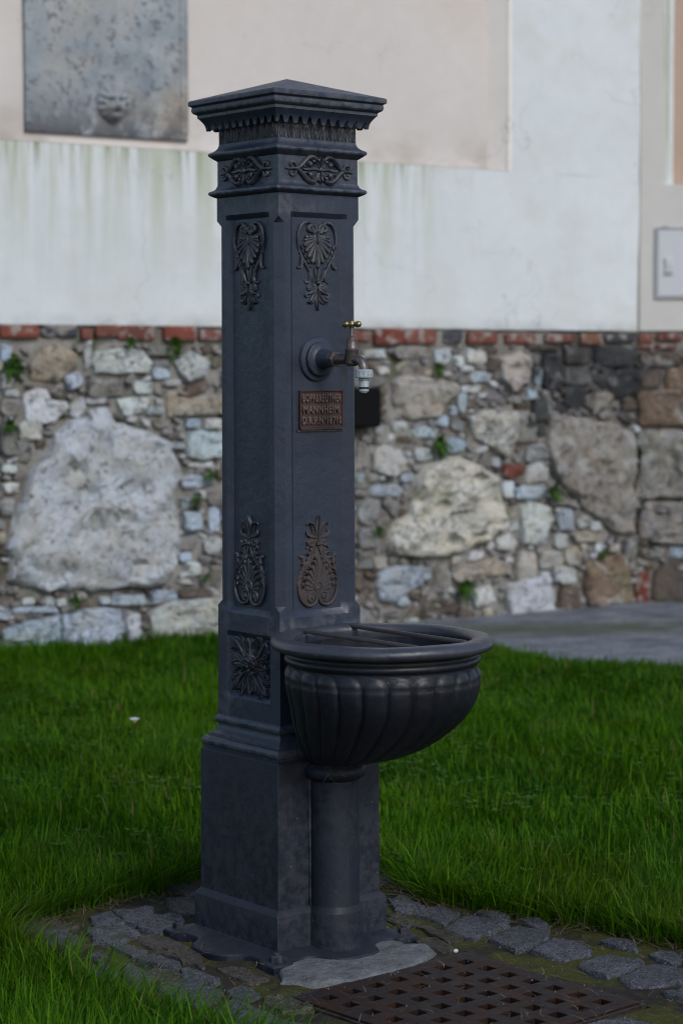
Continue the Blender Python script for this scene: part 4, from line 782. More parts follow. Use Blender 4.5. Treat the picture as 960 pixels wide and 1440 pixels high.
# right-hand wall with its own splayed niche
mb = MB()
wquad(mb, .0, 2.6, 1.262, 1.945, .012, 12, 6, .004); wquad(mb, 0, .112, 1.945, 4.6, .012, 2, 10)
mb.add([(0, -.012, 1.262), (2.6, -.012, 1.262), (2.6, .06, 1.255), (0, .06, 1.255)], [(0, 1, 2, 3)])
wpart('plaster_field', mb, 'plaster_cream', 'R', smooth=True)
mb = MB(); mb.add([(.112, -.012, 1.945), (.112, -.012, 4.6), (.168, .08, 4.6), (.168, .08, 1.953)], [(0, 1, 2, 3)]); mb.add([(.112, -.012, 1.945), (2.6, -.012, 1.945), (2.6, .08, 1.953), (.168, .08, 1.953)], [(0, 1, 2, 3)])
wpart('recess_reveal', mb, 'plaster_white', 'R')
mb = MB(); wquad(mb, .165, 2.6, 1.95, 4.6, -.079, 6, 6); wpart('recessed_panel', mb, 'plaster_terracotta', 'R')
# corner bead of plaster
mb = MB(); mb.tube([(LL, .0, 1.262), (LL, .0, 4.6)], .016, 8); wpart('corner_bead', mb, 'plaster_cream', smooth=True)
# mortar core
def bed(L0, L1, side, seed):
    mb = MB(); nu, nv = int((L1-L0)/.03), 46
    vs = [(L0+(L1-L0)*i/nu, (.004 if 1.6 < L0+(L1-L0)*i/nu < 2.6 or side == 'R' else .009)+.014*noise.noise(((L0+(L1-L0)*i/nu)*11+seed, 1, j*.34))+.008*noise.noise(((L0+(L1-L0)*i/nu)*37+seed, 4, j*1.0)), -.10+1.375*j/nv) for j in range(nv+1) for i in range(nu+1)]
    fs = [(j*(nu+1)+i, j*(nu+1)+i+1, (j+1)*(nu+1)+i+1, (j+1)*(nu+1)+i) for j in range(nv) for i in range(nu)]
    mb.add(vs, fs); mb.box(L0, L1, .07, .45, -.3, 1.28); wpart('mortar_bed', mb, 'mortar', side, smooth=40)
bed(US, LL+.02, 'L', 0); bed(-.02, 2.6, 'R', 9)
mb = MB(); mb.box(US, LL+.3, DEP+.012, .6, 1.28, 4.6); wpart('wall_core', mb, 'plaster_cream'); mb = MB(); mb.box(.1, 2.6, .10, .6, 1.28, 4.6); wpart('wall_core', mb, 'plaster_cream', 'R')

PAL = dict(p=(.50, .54, .57), u=(.39, .47, .56), b=(.40, .375, .33), g=(.24, .24, .24), W=(.52, .58, .62), w=(.48, .495, .475), T=(.46, .52, .59), t=(.235, .175, .135), n=(.13, .105, .09), k=(.060, .064, .072), m=(.20, .078, .060), h=(.31, .295, .28), r=(.20, .062, .045), o=(.20, .095, .055))
def stone_mesh(w, h, seed, thick, boxy=.55, brick=False, outline=None):
    big = max(w, h) > .26; mid = max(w, h) > .10
    n = 44 if big else (20 if mid else 11); out = []; rs = random.Random(seed)
    nc = rs.choice((5, 6, 6, 7)) ; cor = sorted(rs.uniform(0, 2*PI) for _ in range(nc))
    for i in range(n):
        a = 2*PI*i/n; ca, sa = math.cos(a), math.sin(a); p = 2/(2.3+boxy*4.5)
        x = math.copysign(abs(ca)**p, ca); z = math.copysign(abs(sa)**p, sa)
        if brick: k = 1+.05*noise.noise((ca*2+seed, sa*2, seed))
        else:
            k = 1+.24*noise.noise((ca*1.3+seed*3.1, sa*1.3, seed))+.13*noise.noise((ca*3.4+seed, sa*3.4, seed*2))+.06*noise.noise((ca*9+seed, sa*9, seed*2))
            for q in cor:      # knocked-off corners
                d = abs((a-q+PI) % (2*PI)-PI)
                if d < .42: k *= 1-.09*(1-d/.42)*(.4+.6*math.sin(q*5)**2)
        out.append((x*k*w/2*1.03, z*k*h/2*1.03))
    if outline:
        out = []; L_ = [math.dist(outline[i], outline[(i+1) % len(outline)]) for i in range(len(outline))]; per = sum(L_)
        for i in range(len(outline)):
            a_, b_ = outline[i], outline[(i+1) % len(outline)]; m_ = max(1, round(L_[i]/per*(n+10)))
            for k in range(m_):
                x, z = a_[0]+(b_[0]-a_[0])*k/m_, a_[1]+(b_[1]-a_[1])*k/m_; s_ = 1+.07*noise.noise((x*16+seed, z*16, seed))
                out.append((x*s_, z*s_))
        n = len(out)
    if big: lev = [(1.0, .05), (.995, -thick*.35), (.97, -thick*.75), (.93, -thick*.9)]+[(s_, -thick*(1.0+.12*(1-s_))) for s_ in (.87, .80, .73, .66, .58, .50, .42, .34, .26, .17, .08)]
    elif mid: lev = [(1.0, .05), (.99, -thick*.45), (.94, -thick*.86), (.80, -thick), (.62, -thick*1.05), (.42, -thick*1.08), (.2, -thick*1.08)]
    else: lev = [(1.0, .05), (.985, -thick*.5), (.90, -thick*.92), (.6, -thick*1.03)]
    fl = .2 if brick else 1; rings = []
    tx, tz = (0, 0) if brick else ((rs.gauss(0, .02), rs.gauss(0, .03)) if big else (rs.gauss(0, .13), rs.gauss(0, .13)))
    for sc, y in lev:
        r = []
        for x, z in out:
            X_, Z_ = x*sc, z*sc
            if y < 0:
                d = thick*.55*noise.noise((X_*8+seed, seed, Z_*8))+thick*.34*noise.noise((X_*21+seed, seed, Z_*21))
                c_ = noise.cell((X_*14+seed, 0, Z_*19+seed)) if not brick else .5
                d += (c_-.5)*thick*.30 + (thick*.22*noise.noise((X_*55, seed, Z_*70)) if big else 0)
                if big: d += .010*noise.noise((X_*30+seed, 1, Z_*12))
                d = d*fl+X_*tx+Z_*tz
            else: d = 0
            r.append((X_, y+d, Z_))
        rings.append(r)
    mb = MB(); mb.rings(rings, True, False, False); o = len(mb.v); k = (len(rings)-1)*n
    mb.v.append((0, sum(q[1] for q in rings[-1])/n, 0)); mb.f += [(k+i, k+(i+1) % n, o) for i in range(n)]
    return mb
def col_of(code, seed):
    r = random.Random(seed); c = PAL[code]; j = r.uniform(.82, 1.14)
    return (c[0]*j*r.uniform(.95, 1.05), c[1]*j, c[2]*j*r.uniform(.94, 1.06), 1)
GS = .01
def lay(side, traced, L0, L1, v0, v1, view, npart, seed0):
    rr = random.Random(seed0); nu, nv = int((L1-L0)/GS), int((v1-v0)/GS); occ = np.zeros((nu, nv), bool); occ[:, int((1.195-v0)/GS):] = True
    UU = L0+(np.arange(nu)+.5)*GS; VV = v0+(np.arange(nv)+.5)*GS
    items = []
    def fp(u, v, w, h, rot, g=1.0):
        x = (UU[:, None]-u); z = (VV[None, :]-v); c, s = math.cos(rot), math.sin(rot)
        return (np.abs((x*c+z*s)/(w/2*g))**3+np.abs((-x*s+z*c)/(h/2*g))**3) < 1
    for cc, u, v, w, h in traced:
        if cc == 'Bn': cc = 'Bm'
        occ |= fp(u, v, w, h, 0); items.append((w*h*3, u, v, w*1.0, h*1.0, 0 if cc[0] == 'B' else rr.uniform(-.06, .06), cc[1], cc[0]))
    for code, poly in (POLYS if side == 'L' else []):
        us = [p[0] for p in poly]; vs_ = [p[1] for p in poly]; m = inpoly(np.repeat(UU[:, None], nv, 1), np.repeat(VV[None, :], nu, 0), poly)
        occ |= m; items.append((99, (min(us)+max(us))/2, (min(vs_)+max(vs_))/2, max(us)-min(us), max(vs_)-min(vs_), 0, code, poly))
    codes = 'ppuuubgggnnw'
    for size, tries in ((.15, 500), (.11, 1500), (.08, 4000), (.055, 7000), (.036, 9000)):
        for _ in range(tries):
            u = rr.uniform(L0, L1); v = rr.uniform(v0+.01, v1-.01); w = size*rr.uniform(.75, 1.35); h = w*rr.uniform(.34, .85); rot = rr.gauss(0, .34)
            i0, i1 = max(0, int((u-w-L0)/GS)), min(nu, int((u+w-L0)/GS)+1); j0, j1 = max(0, int((v-w-v0)/GS)), min(nv, int((v+w-v0)/GS)+1)
            x = UU[i0:i1, None]-u; z = VV[None, j0:j1]-v; c, s = math.cos(rot), math.sin(rot)
            m = (np.abs((x*c+z*s)/(w/2*1.08))**3+np.abs((-x*s+z*c)/(h/2*1.12))**3) < 1
            if v+h/2 > v1 or not m.any() or occ[i0:i1, j0:j1][m].any(): continue
            occ[i0:i1, j0:j1] |= m
            code = rr.choice(codes)
            if side == 'L' and u > 2.60 and v > .85: code = rr.choice('kkgnk')
            elif side == 'R': code = rr.choice('nngt')
            elif side == 'L' and u > 1.6: code = rr.choice('pugggbn')
            items.append((w*h*(1 if view[0] < u < view[1] else .0001), u, v, w, h, rot, code, 'S'))
    if True:       # close the brick course under the plaster
        u = L0
        while u < L1-.04:
            w = rr.uniform(.13, .17); hit = [q for q in items if q[7] == 'B' and abs(q[2]-1.225) < .03 and q[1]-q[3]/2 < u+w and q[1]+q[3]/2 > u]
            if hit:
                g_ = min(q[1]-q[3]/2 for q in hit)
                if g_-u > .06: w = g_-u-.012
                else: u = max(q[1]+q[3]/2 for q in hit)+.012; continue
            items.append((99 if view[0]-.2 < u < view[1] else .001, u+w/2, 1.226, w-.008, rr.uniform(.040, .048), 0, rr.choice('mmmrmm' if u < 3. and side == 'L' else 'mnmgm'), 'B')); u += w+.006
    items.sort(key=lambda t: -t[0]); rest = {}
    base = (Vector((0, 0, 0)) if side == 'L' else B0-A0); R = Matrix.Rotation(AL if side == 'L' else AR, 4, 'Z')
    ns = 0
    for q, (_, u, v, w, h, rot, code, kind) in enumerate(items):
        sd = q*1.37+seed0; brick = isinstance(kind, str) and kind == 'B'; outline = None if isinstance(kind, str) else [(p[0]-u, p[1]-v) for p in kind]
        thick = (.026 if brick else min(.050, .020+.07*min(w, h)))*rr.uniform(.8, 1.2)
        mb = stone_mesh(w*1.02, h*1.02, sd, thick, 1.0 if brick else rr.uniform(.1, .8), brick, outline)
        if brick or ns < npart:
            if not brick: ns += 1
            o = mb.obj('brick' if brick else 'stone', 'brick' if brick else 'rubble', BW, 38)
            o.matrix_local = Matrix.Translation(base) @ R @ Matrix.Translation((u, .010, v)) @ Matrix.Rotation(-rot, 4, 'Y'); o.color = col_of(code, q+seed0)
        else:
            g = rest.setdefault(code if code in 'pgn' else 'g', MB()); c, s = math.cos(rot), math.sin(rot)
            g.add([(u+x*c-z*s, .010+y, v+x*s+z*c) for x, y, z in mb.v], mb.f)
    for code, g in rest.items():
        o = wpart('small_rubble', g, 'rubble', side, smooth=38); o['kind'] = 'stuff'; o.color = col_of(code, 5)
lay('L', STONES, -1.3, LL, -.06, 1.25, (-.05, LL), 268, 1)
lay('R', RSTONES, 0., 1.6, -.06, 1.25, (0, .3), 24, 77)

# weathered memorial tablet, fixed on the recessed panel
def wmat(side, u, off, v):
    base, a = (A0, AL) if side == 'L' else (B0, AR)
    return Matrix.Translation(base) @ Matrix.Rotation(a, 4, 'Z') @ Matrix.Translation((u, -off, v))
tab = thing('memorial_tablet', 'weathered grey stone tablet with a small carved head, set in the beige recess', 'tablet'); tab.matrix_world = wmat('L', .150, -DEP, 2.018)
mb = MB(); TW, TH = .728, 1.6
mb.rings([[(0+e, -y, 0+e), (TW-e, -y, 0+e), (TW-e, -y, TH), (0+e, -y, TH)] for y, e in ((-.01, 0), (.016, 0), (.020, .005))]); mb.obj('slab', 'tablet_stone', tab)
mb = MB()
for x0, x1 in ((.0, .030), (TW-.036, TW)): mb.box(x0, x1, -.025, -.016, .03, TH)
mb.obj('slab_border', 'tablet_stone', tab, bevel=.004)
# carved cherub-like head: a height field over the slab
mb = MB(); NX, NZ = 56, 60; HX, HZ = .378, .128
def gs(x, z, cx, cz, sx, sz): return math.exp(-((x-cx)/sx)**2-((z-cz)/sz)**2)
def head_h(x, z):
    r = math.hypot(x/.056, (z+.002)/.074); h = .062*math.sqrt(max(0, 1-r*r)) if r < 1 else 0
    hr = math.hypot(x/.074, (z-.010)/.082); h = max(h, .040*math.sqrt(max(0, 1-hr**4))*(1+.22*math.sin(math.atan2(z, x)*13)) if hr < 1 and z > -.05 else 0)
    f = smooth_step(1.05, .8, r)
    h += f*(-.024*gs(x, z, -.021, .012, .013, .009)-.024*gs(x, z, .021, .012, .013, .009)+.020*gs(x, z, 0, -.004, .008, .020)+.010*gs(x, z, 0, -.014, .013, .008)
        +.008*gs(x, z, -.026, -.018, .014, .014)+.008*gs(x, z, .026, -.018, .014, .014)-.014*gs(x, z, 0, -.034, .018, .0045)+.010*gs(x, z, 0, -.052, .014, .010)+.007*gs(x, z, 0, .034, .03, .012))
    for sg in (): h = max(h, .026*math.sqrt(max(0, 1-math.hypot((x-sg*.092)/.040, (z+.012+abs(x)*.25)/.050)**2))*(1+.3*math.sin(z*190)))
    return h
mb.add([(HX-.14+.28*i/(NX-1), -.0135-head_h(-.14+.28*i/(NX-1), -.10+.21*k/(NZ-1)), HZ-.10+.21*k/(NZ-1)) for k in range(NZ) for i in range(NX)], [(k*NX+i, k*NX+i+1, (k+1)*NX+i+1, (k+1)*NX+i) for k in range(NZ-1) for i in range(NX-1)])
mb.obj('carved_head', 'tablet_stone', tab, True)

# meter door on the right-hand wall
dr = thing('utility_cabinet', 'flat white metal cabinet door with a small latch, on the right-hand wall', 'cabinet'); dr.matrix_world = wmat('R', .078, .012, 1.412)
mb = MB()
for a in ((0, .40, 0, .010), (0, .40, .324, .334), (0, .010, .010, .324), (.390, .40, .010, .324)): mb.box(a[0], a[1], -.012, .01, a[2], a[3])
mb.obj('cabinet_frame', 'grey_metal', dr, bevel=.001)
mb = MB(); mb.box(.0125, .3875, -.010, .01, .0125, .3215); pnl = mb.obj('door_panel', 'white_metal', dr, bevel=.002)
mb = MB(); mb.box(.045, .082, -.018, -.009, .128, .192); mb.box(.048, .079, -.022, -.009, .150, .188); mb.obj('latch', 'white_metal', pnl, bevel=.002)
mb = MB(); mb.box(.046, .081, -.0195, -.009, .114, .1275); mb.obj('latch_slot', 'grey_metal', pnl)
mb = MB(); mb.box(.03, .06, -.014, 0, .335, .341); mb.obj('hinge', 'grey_metal', dr)
bx = thing('black_box', 'small black box with rounded corners on the stone wall, half hidden by the pillar', 'box'); bx.matrix_world = wmat('L', 1.664, .02, .919)
def rrect(w, h, r, y, n=6): return [(sx*(w/2-r)+r*math.cos(a0+k*PI/2/n), y, sz*(h/2-r)+r*math.sin(a0+k*PI/2/n)) for sx, sz, a0 in ((1, 1, 0), (-1, 1, PI/2), (-1, -1, PI), (1, -1, 1.5*PI)) for k in range(n+1)]
mb = MB(); mb.rings([rrect(.165, .172, .018, .03), rrect(.165, .172, .018, -.055), rrect(.160, .167, .017, -.060)]); mb.obj('housing', 'black_plastic', bx, 30)
mb = MB(); mb.rings([rrect(.150, .157, .014, -.058), rrect(.150, .157, .014, -.066), rrect(.146, .153, .013, -.0685)]); mb.obj('lid', 'black_plastic', bx, 30)

# tufts growing from the joints
PLANTS = [(.05, 1.10, .085, 'green tuft at the far left edge, just under the brick course'), (.03, .865, .06, 'small green tuft left of the big round boulder'), (.561, 1.195, .045, 'low green tuft under the second red brick from the left'), (.765, 1.180, .075, 'dark green tuft under the brightest red brick on the left'),
          (.925, .655, .055, 'green sprig beside the pillar, level with the big boulder'), (.862, .555, .05, 'green sprig in the joint right of the big boulder'), (.90, .225, .04, 'tiny green sprig low on the wall just left of the pillar'), (.300, .165, .055, 'green tuft in the joint under the big boulder'),
          (2.095, .748, .085, 'bushy green tuft right of the pillar above the pitted boulder'), (2.085, 1.085, .055, 'small green tuft high on the wall right of the pillar'), (2.235, .105, .095, 'green fern low on the wall above a pale block'), (2.742, .515, .08, 'upright green tuft in the right-hand wall beside the streaked rock'),
          (1.765, .385, .045, 'thin green sprig on the wall just right of the pillar'), (3.03, .222, .050, 'green tuft on top of the tan block'), (2.745, .372, .035, 'tiny green sprig above the small blue stones')]
for k, (u, v, sz, lab) in enumerate(PLANTS):
    r = random.Random(k+40); mb = MB(); tint = []
    for i in range(int(26+sz*300)):
        a = r.uniform(-PI, PI); e = r.uniform(.15, 1.2); L = sz*r.uniform(.35, .8)
        d = Vector((math.cos(a)*math.cos(e)*.9, -abs(math.sin(e))*.45-.1, math.sin(a)*math.cos(e)+.25)).normalized()
        p0 = Vector((r.gauss(0, sz*.14), 0, r.gauss(0, sz*.12))); p2 = p0+d*L+Vector((0, 0, -.25*L)); p1 = p0+d*L*.55+Vector((0, 0, .05*L)); s = d.cross(Vector((0, 0, 1))).normalized()*L*.17
        mb.add([p0, p1+s, p2, p1-s, p1+Vector((0, -.002, .002))], [(0, 1, 4), (1, 2, 4), (2, 3, 4), (3, 0, 4)]); tint += [r.random()]*5
    me = mb.mesh('wall_plant', False, 'wall_leaf'); at = me.attributes.new('tint', 'FLOAT', 'POINT'); at.data.foreach_set('value', tint)
    o = link('wall_plant', me); o.matrix_world = wmat('L', u, .035, v); tag(o, lab, 'plant', 'green tufts in the stone wall')

# ============================================================ ground
PAVING = [(x-(.115 if (x < -.3 and y < .12) else (.08 if x < -.3 else 0)), y-(.155 if (x < -.3 and y < .12) else 0)) for x, y in PAVING]
def polydist(x, y, P):
    d = np.full(np.shape(x), 1e9); n = len(P)
    for i in range(n):
        ax, ay = P[i]; bx_, by_ = P[(i+1) % n]; ex, ey = bx_-ax, by_-ay
        t = np.clip(((x-ax)*ex+(y-ay)*ey)/(ex*ex+ey*ey), 0, 1); d = np.minimum(d, np.hypot(x-ax-t*ex, y-ay-t*ey))
    return d
PATHP = [(3.20, 3.95), (3.45, 3.50), (3.42, 3.12), (3.358, 2.982), (3.233, 2.679), (3.239, 2.493), (3.337, 2.236), (3.378, 2.008), (3.447, 1.608), (3.60, .9), (4.2, -.6), (9, -.6), (9, 6), (3.20, 6)]
xs = np.unique(np.concatenate([np.linspace(-60, -4, 15), np.arange(-4, -1, .4), np.arange(-1, 1.2, .06), np.arange(1.2, 8, .4), np.linspace(8, 60, 14)]))
ys = np.unique(np.concatenate([np.linspace(-60, -4, 15), np.arange(-4, -1.8, .4), np.arange(-1.8, .7, .06), np.arange(.7, 6, .4), np.linspace(6, 60, 14)]))
X, Y = np.meshgrid(xs, ys); sy = np.clip((Y-.6)/2.8, 0, 1); Z = -.045*sy*sy*(3-2*sy)-.006
ins = inpoly(X, Y, PAVING) & (polydist(X, Y, PAVING) > .05); Z = np.where(ins, -.16, Z)
nx, ny = len(xs), len(ys); V = np.stack([X, Y, Z], -1).reshape(-1, 3)
ii, jj = np.meshgrid(np.arange(nx-1), np.arange(ny-1)); a = (jj*nx+ii).ravel(); F = np.stack([a, a+1, a+nx+1, a+nx], 1)
def np_mesh(name, V, F, mat, smooth=True, tint=None):
    me = bpy.data.meshes.new(name); k = F.shape[1]; me.vertices.add(len(V)); me.loops.add(F.size); me.polygons.add(len(F))
    me.vertices.foreach_set('co', np.ascontiguousarray(V, np.float32).ravel()); me.loops.foreach_set('vertex_index', F.astype(np.int32).ravel())
    me.polygons.foreach_set('loop_start', np.arange(0, F.size, k, dtype=np.int32)); me.update(calc_edges=True)
    if smooth: me.polygons.foreach_set('use_smooth', np.ones(len(F), bool))
    me.materials.append(MATS[mat])
    if tint is not None: me.attributes.new('tint', 'FLOAT', 'POINT').data.foreach_set('value', np.ascontiguousarray(tint, np.float32))
    return me
g = link('ground', np_mesh('ground', V, F, 'soil')); tag(g, 'dark soil under the lawn', kind='structure')
# path beside the wall
mb = MB(); e = crv(PATHP[:11], 5); pts = [(float(p[0]), float(p[1])) for p in e]+PATHP[11:]
jig = [(x+.03*noise.noise((x*5, y*5, 0)), y+.03*noise.noise((x*5, y*5, 7))) for x, y in pts]
mb.rings([[(x, y, gz(x, y)-.08) for x, y in jig], [(x, y, gz(x, y)+.008) for x, y in jig], [(x+.02 if x < 5 else x, y, gz(x, y)+.014) for x, y in jig]])
p = mb.obj('path', 'path_concrete', smooth=40); tag(p, 'grey concrete path along the foot of the wall', kind='structure')

# grate first (its pit is cut out of the paving)
GR = thing('drain_grate', 'rusty cast-iron drain grate with rows of square holes in front of the fountain', 'grate', (-.235+.003, -.3155, 0), .036)
GR.location = (.172, -.3040, 0); PT = .0548; GSZ = 6*PT+.086; HS = .0262
gm = Matrix.Translation(GR.location) @ Matrix.Rotation(.036, 4, 'Z')     # local: x to -GSZ, y to -GSZ
xb = [0.]
for k in range(7): xb += [.043+PT*k-HS/2, .043+PT*k+HS/2]
xb += [GSZ]
mb = MB(); n = len(xb); ZT, ZBm = .0085, -.016; idt = {}
for lev, z in ((0, ZT), (1, ZBm)):
    for i in range(n):
        for j in range(n):
            hole_edge = (0 < i < n-1) and (0 < j < n-1)
            idt[lev, i, j] = len(mb.v); mb.v.append((-xb[i], -xb[j], z))
for i in range(n-1):
    for j in range(n-1):
        hole = i % 2 == 1 and j % 2 == 1
        if not hole:
            mb.f.append((idt[0, i, j], idt[0, i+1, j], idt[0, i+1, j+1], idt[0, i, j+1])); mb.f.append((idt[1, i, j], idt[1, i, j+1], idt[1, i+1, j+1], idt[1, i+1, j]))
        else:
            for a_, b_ in (((i, j), (i+1, j)), ((i+1, j), (i+1, j+1)), ((i+1, j+1), (i, j+1)), ((i, j+1), (i, j))):
                mb.f.append((idt[0, *a_], idt[0, *b_], idt[1, *b_], idt[1, *a_]))
for k in range(n-1):
    for a_, b_ in (((k, 0), (k+1, 0)), ((k, n-1), (k+1, n-1)), ((0, k), (0, k+1)), ((n-1, k), (n-1, k+1))):
        mb.f.append((idt[0, *a_], idt[0, *b_], idt[1, *b_], idt[1, *a_]))
mb.obj('grate_plate', 'grate_iron', GR, bevel=.0013)
mb = MB(); g0, g1 = .005, .011
for x0, x1, y0, y1 in ((-GSZ-g1, g1, g0, g1), (-GSZ-g1, g1, -GSZ-g1, -GSZ-g0), (g0, g1, -GSZ-g0, g0), (-GSZ-g1, -GSZ-g0, -GSZ-g0, g0)): mb.box(x0, x1, y0, y1, -.03, .0058)
mb.obj('grate_frame', 'grate_iron', GR)
mb = MB(); mb.add([(x, y, z) for z in (-.14, -.031) for x, y in ((g1, g1), (-GSZ-g1, g1), (-GSZ-g1, -GSZ-g1), (g1, -GSZ-g1))], [(0, 1, 2, 3), (0, 1, 5, 4), (1, 2, 6, 5), (2, 3, 7, 6), (3, 0, 4, 7)]); mb.obj('drain_pit', 'soil', GR)
# paving bed
st_ = .0125; xs = np.arange(-.70, .66, st_); ys = np.arange(-1.5, .52, st_); X, Y = np.meshgrid(xs, ys)
inv = gm.inverted(); lx = inv[0][0]*X+inv[0][1]*Y+inv[0][3]; ly = inv[1][0]*X+inv[1][1]*Y+inv[1][3]
ingr = (lx < g1-.001) & (lx > -GSZ-g1+.001) & (ly < g1-.001) & (ly > -GSZ-g1+.001)
keep = inpoly(X, Y, PAVING) & ~ingr
Z = np.array([[.002+.006*noise.noise((x*9, y*9, 0))+.0035*noise.noise((x*30, y*30, 3)) for x in xs] for y in ys])
Z = Z-.02*smooth_step(0, 1, 0) ; nx = len(xs); V = np.stack([X, Y, Z], -1).reshape(-1, 3)
ii, jj = np.meshgrid(np.arange(nx-1), np.arange(len(ys)-1)); a = (jj*nx+ii).ravel(); F = np.stack([a, a+1, a+nx+1, a+nx], 1); kv = keep.ravel(); F = F[kv[F].all(1)]
pv = link('paving', np_mesh('paving', V, F, 'paving_soil')); tag(pv, 'mossy earth and granite setts around the fountain', kind='structure')
GC = dict(g=(.074, .077, .088), m=(.055, .053, .032), b=(.068, .056, .045))
def sett(poly, seed, code, hgt):
    P = [np.array(q) for q in poly]; c = sum(P)/len(P); n = len(P); dense = []
    for i in range(n):
        a_, b_ = P[i], P[(i+1) % n]
        for k in range(5): dense.append(a_+(b_-a_)*k/5)
    m = len(dense); sm = [(dense[i-1]*.2+dense[i]*.6+dense[(i+1) % m]*.2) for i in range(m)]
    sm = [c+(p-c)*1.13+np.array([noise.noise((p[0]*35, p[1]*35, seed)), noise.noise((p[0]*35, p[1]*35, seed+9))])*.011 for p in sm]
    rings = []
    for s_, z in ((1.02, -.02), (1.01, hgt*.3), (.985, hgt*.80), (.95, hgt*.98), (.82, hgt*1.02), (.62, hgt*1.04), (.35, hgt*1.04)):
        rings.append([(c[0]+(p[0]-c[0])*s_, c[1]+(p[1]-c[1])*s_, z+((.0055*noise.noise((p[0]*s_*32, p[1]*s_*32, seed))+.003*noise.noise((p[0]*s_*90, p[1]*s_*90, seed))) if z > 0 else 0)) for i, p in enumerate(sm)])
    mb = MB(); mb.rings(rings, True, False, True)
    o = mb.obj('cobblestone', 'granite', pv, 42); r = random.Random(int(seed*10)); j = r.uniform(.8, 1.2); cc = GC[code]; o.color = (cc[0]*j, cc[1]*j, cc[2]*j, 1)
allc = []
for q, (code, poly) in enumerate(COBBLES): sett(poly, q*1.7, code, .0100 if code == 'g' else .0065); allc.append(np.mean(poly, 0))
r = random.Random(3); extra = 0
for _ in range(4000):
    x, y = r.uniform(-.62, .56), r.uniform(-1.3, .42)
    l_ = inv @ Vector((x, y, 0))
    if not inpoly([x], [y], PAVING)[0] or polydist(np.array([x]), np.array([y]), PAVING)[0] < .03 or (abs(x) < .25 and abs(y) < .26) or (-GSZ-.08 < l_.x < .08 and -GSZ-.08 < l_.y < .08): continue
    if min(math.hypot(x-c[0], y-c[1]) for c in allc) < .115 or (-.17 < x < .27 and -.33 < y < 0): continue
    a0 = r.uniform(-.2, .2); w, h = r.uniform(.044, .055), r.uniform(.040, .050)
    poly = [(x+sx*w*math.cos(a0)-sy_*h*math.sin(a0), y+sx*w*math.sin(a0)+sy_*h*math.cos(a0)) for sx, sy_ in ((-1, -1), (1, -1), (1, 1), (-1, 1))]
    sett(poly, 200+extra*1.3, r.choice('ggb'), .009); allc.append(np.array([x, y])); extra += 1
    if extra > 45: break
# concrete footing
mb = MB(); e = [np.array(p) for p in PAD]; m = len(e); d2 = []
for i in range(m):
    for k in range(4):
        p_ = e[i]+(e[(i+1) % m]-e[i])*k/4; d2.append(p_+np.array([noise.noise((p_[0]*25, p_[1]*25, 1)), noise.noise((p_[0]*25, p_[1]*25, 4))])*.012)
c = np.mean(d2, 0); rings = []
for s_, z in ((1.0, -.012), (1.0, .0045), (.97, .0090), (.93, .0105), (.86, .0115), (.78, .0118), (.5, .0118), (.2, .0118)):
    rings.append([(c[0]+(p_[0]-c[0])*s_, c[1]+(p_[1]-c[1])*s_, z+(.003*noise.noise((p_[0]*s_*45, p_[1]*s_*45, 2)) if z > 0 else 0)) for p_ in d2])
mb.rings(rings, True, False, True); fo = mb.obj('concrete_footing', 'concrete', pv, 50); fo['label'] = 'rough pale concrete footing'
# pale quartz pebble and loose grit
mb = MB(); mb.sph((0, 0, .003), .0058, 9, 6, .7); me = mb.mesh('white_pebble', True, 'quartz'); o = link('white_pebble', me, None, (.172, -.278, .004)); o.scale = (1, 1, .7); tag(o, 'white pebble at the near corner of the drain grate, by the moss', 'pebble')
mb = MB(); r = random.Random(8)
for _ in range(260):
    x, y = r.uniform(-.6, .6), r.uniform(-1.2, .45)
    if not inpoly([x], [y], PAVING)[0]: continue
    s_ = r.uniform(.0008, .0022); mb.sph((x, y, .010+s_*.3), s_, 5, 3, r.uniform(.6, 1))
o = mb.obj('grit', 'concrete'); tag(o, 'loose grit scattered over the setts', 'grit', kind='stuff')

# ============================================================ grass
fw2 = np.array([math.sin(YAW), math.cos(YAW)]); rt2 = np.array([math.cos(YAW), -math.sin(YAW)]); cp = np.array([CAM.x, CAM.y])
def nfield(x, y, s, o):
    # cheap smooth value noise for patches
    t = np.zeros_like(x)
    for k, (ax, ay, ph) in enumerate(((1, .3, .1), (-.4, 1.1, 1.7), (.8, -.9, 2.9), (1.6, 1.3, .7), (-1.9, .7, 4.1))): t += np.sin((x*ax+y*ay)*s+ph*o)
    return t/5
def lawn(n, d0, d1, sc):
    n0 = int(n*2.6); d = rng.uniform(d0, d1, n0); W = .17*d1+.55; l = rng.uniform(-W, W, n0)
    m = np.abs(l) < .17*d+.45; d, l = d[m], l[m]; p = cp+d[:, None]*fw2+l[:, None]*rt2; x, y = p[:, 0], p[:, 1]
    ok = ~inpoly(x, y, PAVING) & ~inpoly(x, y, PATHP)
    wy = (x-A0.x)*(-LD.y)+(y-A0.y)*LD.x; ok &= wy < -.02
    return x[ok][:n], y[ok][:n]
